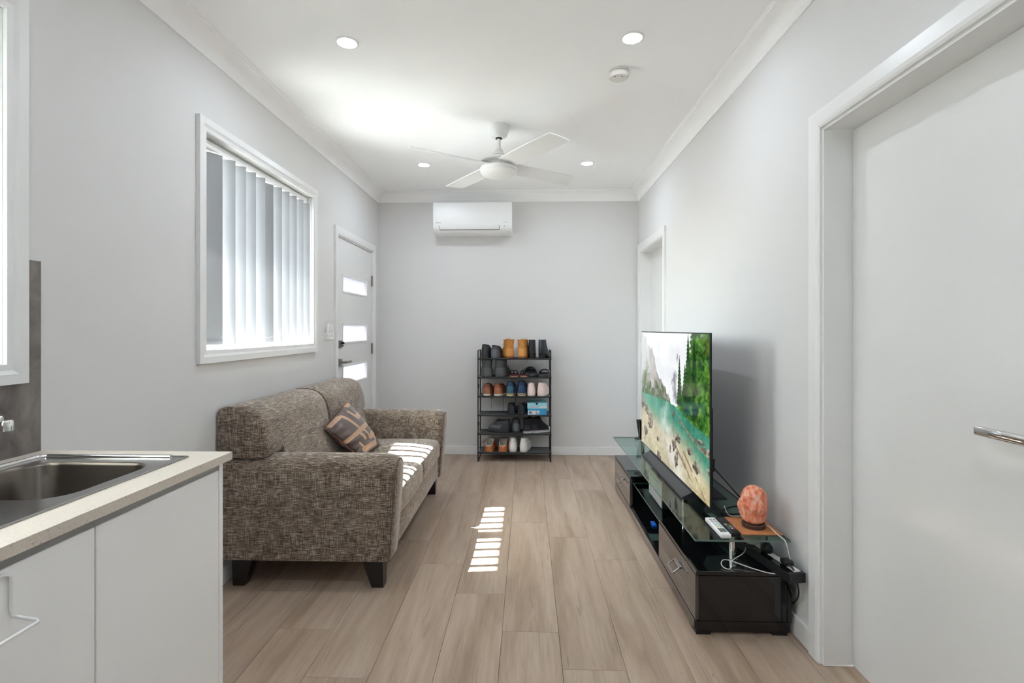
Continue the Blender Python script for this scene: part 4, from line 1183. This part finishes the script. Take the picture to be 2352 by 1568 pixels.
def strap(name, label, group, loc, rz, kind, L=.258, W=.094):
    e = thing(name, label, 'sandal', loc, group, rz, local=True); n = 28
    if kind == 'thong':
        a = MB().loft([ring(n, 0, L, W, .001), ring(n, 0, L, W, .012)]).build('sole', mat('thong_sole' + str(len(bpy.data.materials)), (176, 128, 108), .7), e, True, sharp=50)
        MB().loft([ring(n, .003, L - .003, W * .96, .012), ring(n, .004, L - .004, W * .95, .018)]).build('footbed', mat('thong_bed' + str(len(bpy.data.materials)), (92, 34, 34), .8), e, True, sharp=50)
        bm_ = mat('thong_strap' + str(len(bpy.data.materials)), (26, 24, 24), .5)
        for s_ in (-1, 1):
            MB().tube([(s_ * .036, .095, .016), (s_ * .038, .11, .042), (s_ * .024, .15, .058), (.0, .190, .046)], .0042, 8, smooth=2).build('strap', bm_, e, True)
        MB().tube([(0, .192, .016), (0, .190, .048)], .0035, 8).build('toe_post', bm_, e, True)
    else:
        sc_ = mat('slide_sole' + str(len(bpy.data.materials)), (58, 58, 60), .7)
        MB().loft([ring(n, .002, L, W * .95, 0), ring(n, 0, L, W, .005), ring(n, 0, L, W, .024), ring(n, .003, L - .003, W * .96, .028)]).build('sole', sc_, e, True, sharp=50)
        MB().loft([ring(n, .006, L - .006, W * .9, .028), ring(n, .008, L - .008, W * .88, .0295)]).build('footbed', mat('slide_bed' + str(len(bpy.data.materials)), (30, 30, 31), .8), e, True)
        rows = []
        for y_, hh, in ((.115, .066), (.14, .072), (.175, .070), (.20, .060)):
            rows.append([((W / 2 * 1.02) * math.cos(math.pi * k / 14), y_, .016 + (hh - .016) * math.sin(math.pi * k / 14) ** .7) for k in range(15)])
        bm_ = mat('slide_band' + str(len(bpy.data.materials)), (30, 30, 32), .55)
        rows2 = [[(x * .94, y, z - .004) for x, y, z in r] for r in rows]
        mb = MB().loft(rows, closed=False); mb.loft(rows2, closed=False); 
        b = mb.build('band', bm_, e, True)
        st = [[(x * 1.012, y, z + .0008) for x, y, z in r] for r in (rows[1], [( (p[0] + q[0]) / 2, (p[1] + q[1]) / 2, (p[2] + q[2]) / 2) for p, q in zip(rows[1], rows[2])])]
        MB().loft(st, closed=False).build('band_stripe', mat('slide_stripe' + str(len(bpy.data.materials)), (214, 214, 214), .6), b, True)
    return e
LOW = [(.020, .0, .995, 1.0, 0), (.036, -.004, .985, .99, 0), (.050, -.002, .955, .96, 0), (.062, .002, .86, .91, 0), (.076, .007, .74, .84, .002), (.088, .013, .64, .76, .006), (.096, .020, .58, .69, .010), (.100, .026, .55, .63, .013)]
RUN = [(.026, .0, .995, 1.0, 0), (.042, -.012, .985, 1.01, 0), (.056, -.006, .95, .96, 0), (.070, .004, .86, .89, 0), (.084, .012, .74, .81, .004), (.096, .018, .64, .73, .009), (.104, .024, .58, .66, .014), (.108, .030, .55, .60, .018)]
BOOT = [(.026, .0, .995, 1.0, 0), (.044, -.006, .985, 1.0, 0), (.060, -.004, .95, .98, 0), (.076, .004, .84, .93, 0), (.092, .012, .70, .87, 0), (.108, .016, .60, .83, 0), (.122, .014, .54, .83, 0), (.138, .010, .51, .87, 0), (.154, .008, .50, .90, 0), (.166, .007, .49, .91, .003), (.168, .009, .485, .89, .003)]
HIGH = [(.026, .0, .99, 1.0, 0), (.040, .0, .975, .98, 0), (.052, .002, .92, .95, 0), (.066, .004, .80, .89, 0), (.082, .006, .70, .84, 0), (.100, .008, .60, .80, 0), (.116, .010, .52, .78, 0), (.136, .010, .46, .78, 0), (.144, .010, .45, .78, 0)]
DRESS = [(.020, .0, .99, 1.0, 0), (.036, -.004, .975, .99, 0), (.050, -.002, .92, .95, 0), (.064, .004, .80, .87, 0), (.076, .011, .69, .78, .004), (.084, .018, .62, .69, .009), (.088, .026, .59, .62, .012)]
MOC = [(.024, .0, .995, 1.0, 0), (.040, -.004, .985, 1.0, -.004), (.054, .004, .95, .98, -.010), (.070, .014, .90, .92, -.020), (.084, .026, .82, .80, -.030), (.094, .040, .70, .66, -.036)]
def X(px): return (px - 1211) * 5.05 / 1190 + (-.0015)
def cx_(c): return (1070 + c / 4.9 - 1211) * .004243 + .002
HY = 5.052
z = RZ[5]
g = 'pair of black trainers on the top shelf'
shoe('sneaker', 'black trainer with a raised collar, at the left end of the top shelf', g, (cx_(203), HY, z), R(-9), up=(46, 46, 50), sole_c=(58, 58, 60), rings=[(a * 1.08, *r) for a, *r in RUN], lace=(24, 24, 24), tab=(30, 30, 32), W=.092, counter=(34, 34, 38), overlay=(66, 66, 70), collar=(26, 26, 28))
shoe('sneaker', 'dark grey trainer with trailing laces, second along the top shelf beside the tan boots', g, (cx_(308), HY, z), R(-16), up=(74, 78, 84), sole_c=(92, 94, 98), rings=RUN, lace=(24, 24, 24), tab=(34, 34, 36), W=.092, hang=[(1, [(.03, .16, .085), (.055, .10, .085), (.07, .05, .04), (.068, .01, .012)])], counter=(96, 102, 110), overlay=(58, 60, 64), collar=(34, 34, 36))
g = 'pair of tan work boots on the top shelf'
shoe('work_boot', 'tan leather work boot next to the grey trainer on the top shelf', g, (cx_(502), HY, z), R(15), W=.100, up=(186, 122, 58), sole_c=(146, 92, 46), sole=.026, rings=[(a * 1.06, *r) for a, *r in BOOT], lining=(84, 54, 30), lace=(66, 46, 30), rough=.7, collar=(160, 102, 48), hang=[(1, [(-.03, .11, .15), (-.058, .07, .14), (-.07, .05, .125)])], counter=(202, 140, 72))
shoe('work_boot', 'tan leather work boot next to the black heeled boot on the top shelf', g, (cx_(617), HY, z), R(-15), W=.100, up=(192, 130, 66), sole_c=(158, 100, 54), sole=.026, rings=[(a * 1.05, *r) for a, *r in BOOT], lining=(84, 54, 30), lace=(66, 46, 30), rough=.7, collar=(166, 108, 52), bow=True, hang=[(1, [(.03, .10, .145), (.062, .06, .15), (.07, .055, .13), (.045, .06, .125)])], counter=(208, 148, 82))
g = 'pair of black heeled ankle boots on the top shelf'
ANK = [(.010, .02, .99, .92, 0), (.026, .0, .96, .96, 0), (.042, .0, .86, .94, 0), (.058, .004, .70, .88, 0), (.078, .01, .55, .84, 0), (.10, .012, .46, .80, 0), (.120, .016, .42, .76, 0), (.138, .018, .40, .76, 0)]
shoe('ankle_boot', 'black leather heeled ankle boot beside the tan boots on the top shelf', g, (cx_(750), HY, z), R(4), L=.235, W=.078, up=(40, 44, 50), sole_c=(26, 27, 30), sole=.008, rings=ANK, heel=(.045, .062), lining=(20, 20, 20), rough=.28)
shoe('ankle_boot', 'black leather heeled ankle boot turned outward at the end of the top shelf', g, (cx_(836), HY, z), R(-24), L=.235, W=.078, up=(40, 46, 54), sole_c=(26, 27, 30), sole=.008, rings=ANK, heel=(.045, .062), lining=(20, 20, 20), rough=.28)
z = RZ[4]
g = 'pair of dark grey boots on the second shelf from the top'
BT2 = [(a * .98, *r) for a, *r in BOOT]
shoe('work_boot', 'large dark grey boot at the left end of the second shelf from the top', g, (cx_(237), HY, z), R(6), W=.112, up=(72, 74, 74), sole_c=(84, 86, 84), sole=.036, rings=BT2, lace=(30, 30, 30), rough=.75, counter=(84, 88, 88), collar=(28, 30, 34))
shoe('work_boot', 'large dark grey boot beside the thongs on the second shelf from the top', g, (cx_(367), HY, z), R(-14), W=.112, up=(74, 76, 76), sole_c=(82, 84, 82), sole=.036, rings=BT2, lace=(30, 30, 30), rough=.75, counter=(86, 90, 90), collar=(28, 30, 34))
g = 'pair of dark red thongs'
strap('flip_flop', 'dark red thong with black straps beside the grey boots', g, (cx_(546), HY + .005, z), R(4), 'thong', W=.098)
strap('flip_flop', 'dark red thong with black straps beside the black slides', g, (cx_(652), HY + .005, z), R(-3), 'thong', W=.098)
g = 'pair of black slides'
strap('slide_sandal', 'black slide with a pale stripe next to the red thongs, tipped upward', g, (cx_(766), HY, z), R(14), 'slide', W=.108)
strap('slide_sandal', 'black slide with a pale stripe at the end of the second shelf from the top', g, (cx_(856), HY, z), R(-12), 'slide', W=.108)
bpy.data.objects['slide_sandal'].rotation_euler = (R(7), R(-7), R(14)); bpy.data.objects['slide_sandal'].location.z += .006
z = RZ[3]
g = 'pair of brown leather sneakers on the third shelf'
BRN = [(a * 1.06, *r) for a, *r in LOW]
shoe('sneaker', 'brown leather sneaker with white sole at the left end of the third shelf', g, (cx_(230), HY, z), R(-4), W=.094, up=(134, 76, 52), sole_c=(226, 222, 208), sole=.030, rings=BRN, lace=(62, 34, 24), lining=(70, 44, 32), hang=[(1, [(-.03, .13, .095), (-.047, .06, .10), (-.052, .01, .06), (-.05, -.012, -.006)])], rough=.4, counter=(160, 100, 72), collar=(66, 38, 28))
shoe('sneaker', 'brown leather sneaker with white sole and hanging laces beside the blue runner', g, (cx_(338), HY, z), R(-20), W=.094, up=(138, 78, 52), sole_c=(226, 222, 208), sole=.030, rings=BRN, lace=(78, 42, 30), lining=(70, 44, 32), hang=[(1, [(-.03, .12, .10), (-.048, .04, .10), (-.046, -.014, .03), (-.044, -.020, -.04), (-.043, -.02, -.08), (-.041, -.02, -.125)]), (1, [(-.02, .12, .10), (-.044, .03, .10), (-.044, -.016, .03), (-.038, -.020, -.04), (-.032, -.02, -.012)])], rough=.4, counter=(160, 100, 72), collar=(66, 38, 28))
g = 'pair of blue running shoes on the third shelf'
shoe('running_shoe', 'navy and teal running shoe with cream sole beside the brown sneaker', g, (cx_(494), HY, z), R(-3), W=.096, up=(38, 62, 92), sole_c=(222, 208, 164), sole=.034, rings=[(a * 1.12, *r) for a, *r in RUN], lace=(28, 34, 52), tab=(44, 92, 112), stripe=(60, 40, 30), hang=[(1, [(-.03, .13, .10), (-.052, .05, .10), (-.062, -.006, .05), (-.061, -.02, -.03), (-.058, -.02, -.14)]), (1, [(.03, .13, .10), (.05, .05, .12), (.054, -.006, .06), (.053, -.02, -.03), (.050, -.02, -.16)])], counter=(52, 98, 116), overlay=(90, 140, 170), collar=(22, 28, 44))
shoe('running_shoe', 'navy running shoe with cream sole beside the pink sneaker', g, (cx_(622), HY, z), R(-4), W=.096, up=(34, 54, 86), sole_c=(222, 208, 170), sole=.034, rings=[(a * 1.18, *r) for a, *r in RUN], lace=(28, 34, 52), tab=(30, 48, 80), stripe=(60, 40, 30), hang=[(1, [(-.03, .13, .10), (-.05, .05, .11), (-.054, -.006, .06), (-.055, -.02, -.03), (-.06, -.02, -.15)])], counter=(40, 66, 104), overlay=(84, 120, 158), collar=(20, 24, 40))
g = 'pair of pale pink sneakers on the third shelf'
shoe('sneaker', 'pale pink sneaker next to the navy running shoe', g, (cx_(732), HY, z), R(-2), W=.090, up=(232, 206, 200), sole_c=(236, 222, 214), sole=.026, rings=[(a * 1.14, *r) for a, *r in LOW], lace=(240, 232, 228), lining=(226, 200, 194), tab=(236, 214, 208), rough=.7, counter=(240, 216, 210), collar=(238, 222, 216))
shoe('sneaker', 'pale pink sneaker at the end of the third shelf', g, (cx_(838), HY, z), R(-12), W=.090, up=(236, 212, 206), sole_c=(238, 224, 216), sole=.026, rings=[(a * 1.16, *r) for a, *r in LOW], lace=(240, 232, 228), lining=(226, 200, 194), tab=(236, 214, 208), rough=.7, counter=(240, 218, 212), collar=(238, 222, 216))
z = RZ[2]
g = 'pair of black leather shoes on the fourth shelf'
shoe('dress_shoe', 'shiny black leather shoe on the empty half of the fourth shelf', g, (cx_(502), HY, z), R(-6), W=.092, up=(30, 32, 34), sole_c=(54, 54, 56), sole=.026, rings=[(a * 1.10, *r) for a, *r in DRESS], lining=(16, 16, 16), rough=.2, counter=(44, 46, 50), collar=(14, 14, 14))
shoe('dress_shoe', 'shiny black leather shoe beside the blue shoe box', g, (cx_(606), HY, z), R(-20), W=.092, up=(30, 34, 36), sole_c=(54, 54, 56), sole=.026, rings=[(a * 1.10, *r) for a, *r in DRESS], lining=(16, 16, 16), rough=.2, counter=(44, 46, 50), collar=(14, 14, 14))
z = RZ[1]
g = 'pair of charcoal trainers on the fifth shelf'
shoe('sneaker', 'charcoal trainer lying side-on with its toe pointing away from the high-tops', g, (cx_(500) - .012, HY + .035, z), R(62), L=.235, W=.096, up=(66, 69, 72), sole_c=(58, 60, 62), sole=.032, rings=[(a * 1.06, *r) for a, *r in RUN], lace=(24, 24, 24), tab=(30, 30, 30), lining=(22, 22, 22), bow=True, counter=(52, 54, 57), overlay=(96, 100, 104), collar=(24, 24, 25))
shoe('sneaker', 'charcoal trainer seen from the heel beside the high-tops', g, (cx_(563), HY + .004, z), R(3), W=.088, up=(60, 63, 66), sole_c=(56, 58, 60), sole=.030, rings=[(a * 1.12, *r) for a, *r in RUN], lace=(24, 24, 24), tab=(34, 34, 34), lining=(22, 22, 22), counter=(92, 96, 100), collar=(24, 24, 25))
g = 'pair of black canvas high-tops on the fifth shelf'
shoe('high_top_sneaker', 'black canvas high-top with white sole, half hidden behind its mate', g, (cx_(640) + .014, HY + .020, z), R(-42), L=.215, W=.084, up=(28, 30, 34), sole_c=(228, 226, 224), sole=.026, rings=HIGH, lace=(220, 220, 218), stripe=(150, 60, 56), rough=.8, counter=(38, 40, 46))
shoe('high_top_sneaker', 'black canvas high-top with white sole and white laces turned side-on', g, (cx_(706) + .024, HY + .060, z), R(-62), L=.212, W=.084, up=(28, 30, 34), sole_c=(230, 228, 226), sole=.026, rings=HIGH, lace=(226, 226, 224), stripe=(60, 60, 62), rough=.8, bow=True, counter=(40, 42, 48), toe=(226, 224, 222))
z = RZ[0]
g = 'pair of tan slippers on the bottom shelf'
shoe('slipper', 'tan slipper with white lining at the left end of the bottom shelf', g, (cx_(252), HY, z), R(-3), W=.102, up=(176, 104, 62), sole_c=(196, 124, 76), sole=.024, rings=MOC, lining=(232, 226, 216), collar=(236, 232, 226), rough=.6)
shoe('slipper', 'tan slipper with white lining beside the white sneakers', g, (cx_(406), HY, z), R(-4), W=.102, up=(178, 104, 60), sole_c=(196, 122, 74), sole=.024, rings=MOC, lining=(232, 226, 216), collar=(236, 232, 226), rough=.6)
g = 'pair of white sneakers on the bottom shelf'
shoe('sneaker', 'white sneaker beside the tan slipper', g, (cx_(530), HY, z), R(3), W=.088, up=(228, 226, 220), sole_c=(226, 222, 214), sole=.028, rings=[(a * 1.10, *r) for a, *r in RUN], lace=(232, 230, 226), lining=(190, 188, 182), bow=True, counter=(238, 236, 231), overlay=(208, 206, 200), collar=(206, 204, 198))
shoe('sneaker', 'white sneaker next to the empty end of the bottom shelf', g, (cx_(638), HY, z), R(-10), W=.088, up=(230, 228, 222), sole_c=(226, 222, 214), sole=.028, rings=[(a * 1.10, *r) for a, *r in RUN], lace=(232, 230, 226), lining=(190, 188, 182), bow=True, counter=(238, 236, 231), overlay=(208, 206, 200), collar=(206, 204, 198))
# shoe box
z = RZ[2]
bx0, bx1 = cx_(690), cx_(913)
t = thing('shoe_box', 'blue and turquoise cardboard shoe box on the fourth shelf', 'box', ((bx0 + bx1) / 2, 5.17, z))
MB().box(bx0 + .003, HY + .002, z, bx1 - .004, 5.30, z + .062).build('tray', mat('box_blue', (52, 150, 196), .6, vary=.12, vscale=14), t)
l = MB().box(bx0, HY, z + .060, bx1, 5.302, z + .116, .001, 1).build('lid', mat('box_teal', (150, 208, 220), .6), t)
MB().lathe([(.011, 0), (.011, -.0008)], ((bx0 + bx1) / 2 - .004, HY, z + .1095), 16, 'Y').build('lid_hole', M['black'], l)
MB().box(bx0 + .006, HY + .0012, z + .003, bx0 + .118, HY + .0022, z + .042).build('label_patch', mat('box_label', (224, 228, 234), .6), t)
mb = MB()
for a, b, c_, d_ in ((.014, .024, .018, .034), (.027, .036, .018, .034), (.039, .046, .018, .034), (.014, .048, .008, .013), (.080, .092, .026, .034), (.094, .108, .026, .030), (.080, .093, .006, .015), (.100, .112, .006, .015)):
    mb.box(bx0 + a, HY + .0004, z + c_, bx0 + b, HY + .0012, z + d_)
mb.build('print_marks', mat('box_ink', (42, 44, 52), .6), t)
mb = MB().box(bx0 + .022, HY - .0008, z + .070, bx0 + .090, HY, z + .082); mb.build('pink_print', mat('box_pink', (214, 176, 204), .6), l)
mb = MB().box(bx0 + .116, HY - .0008, z + .070, bx0 + .186, HY, z + .084); mb.build('pale_print', mat('box_rose', (236, 214, 224), .6), l)
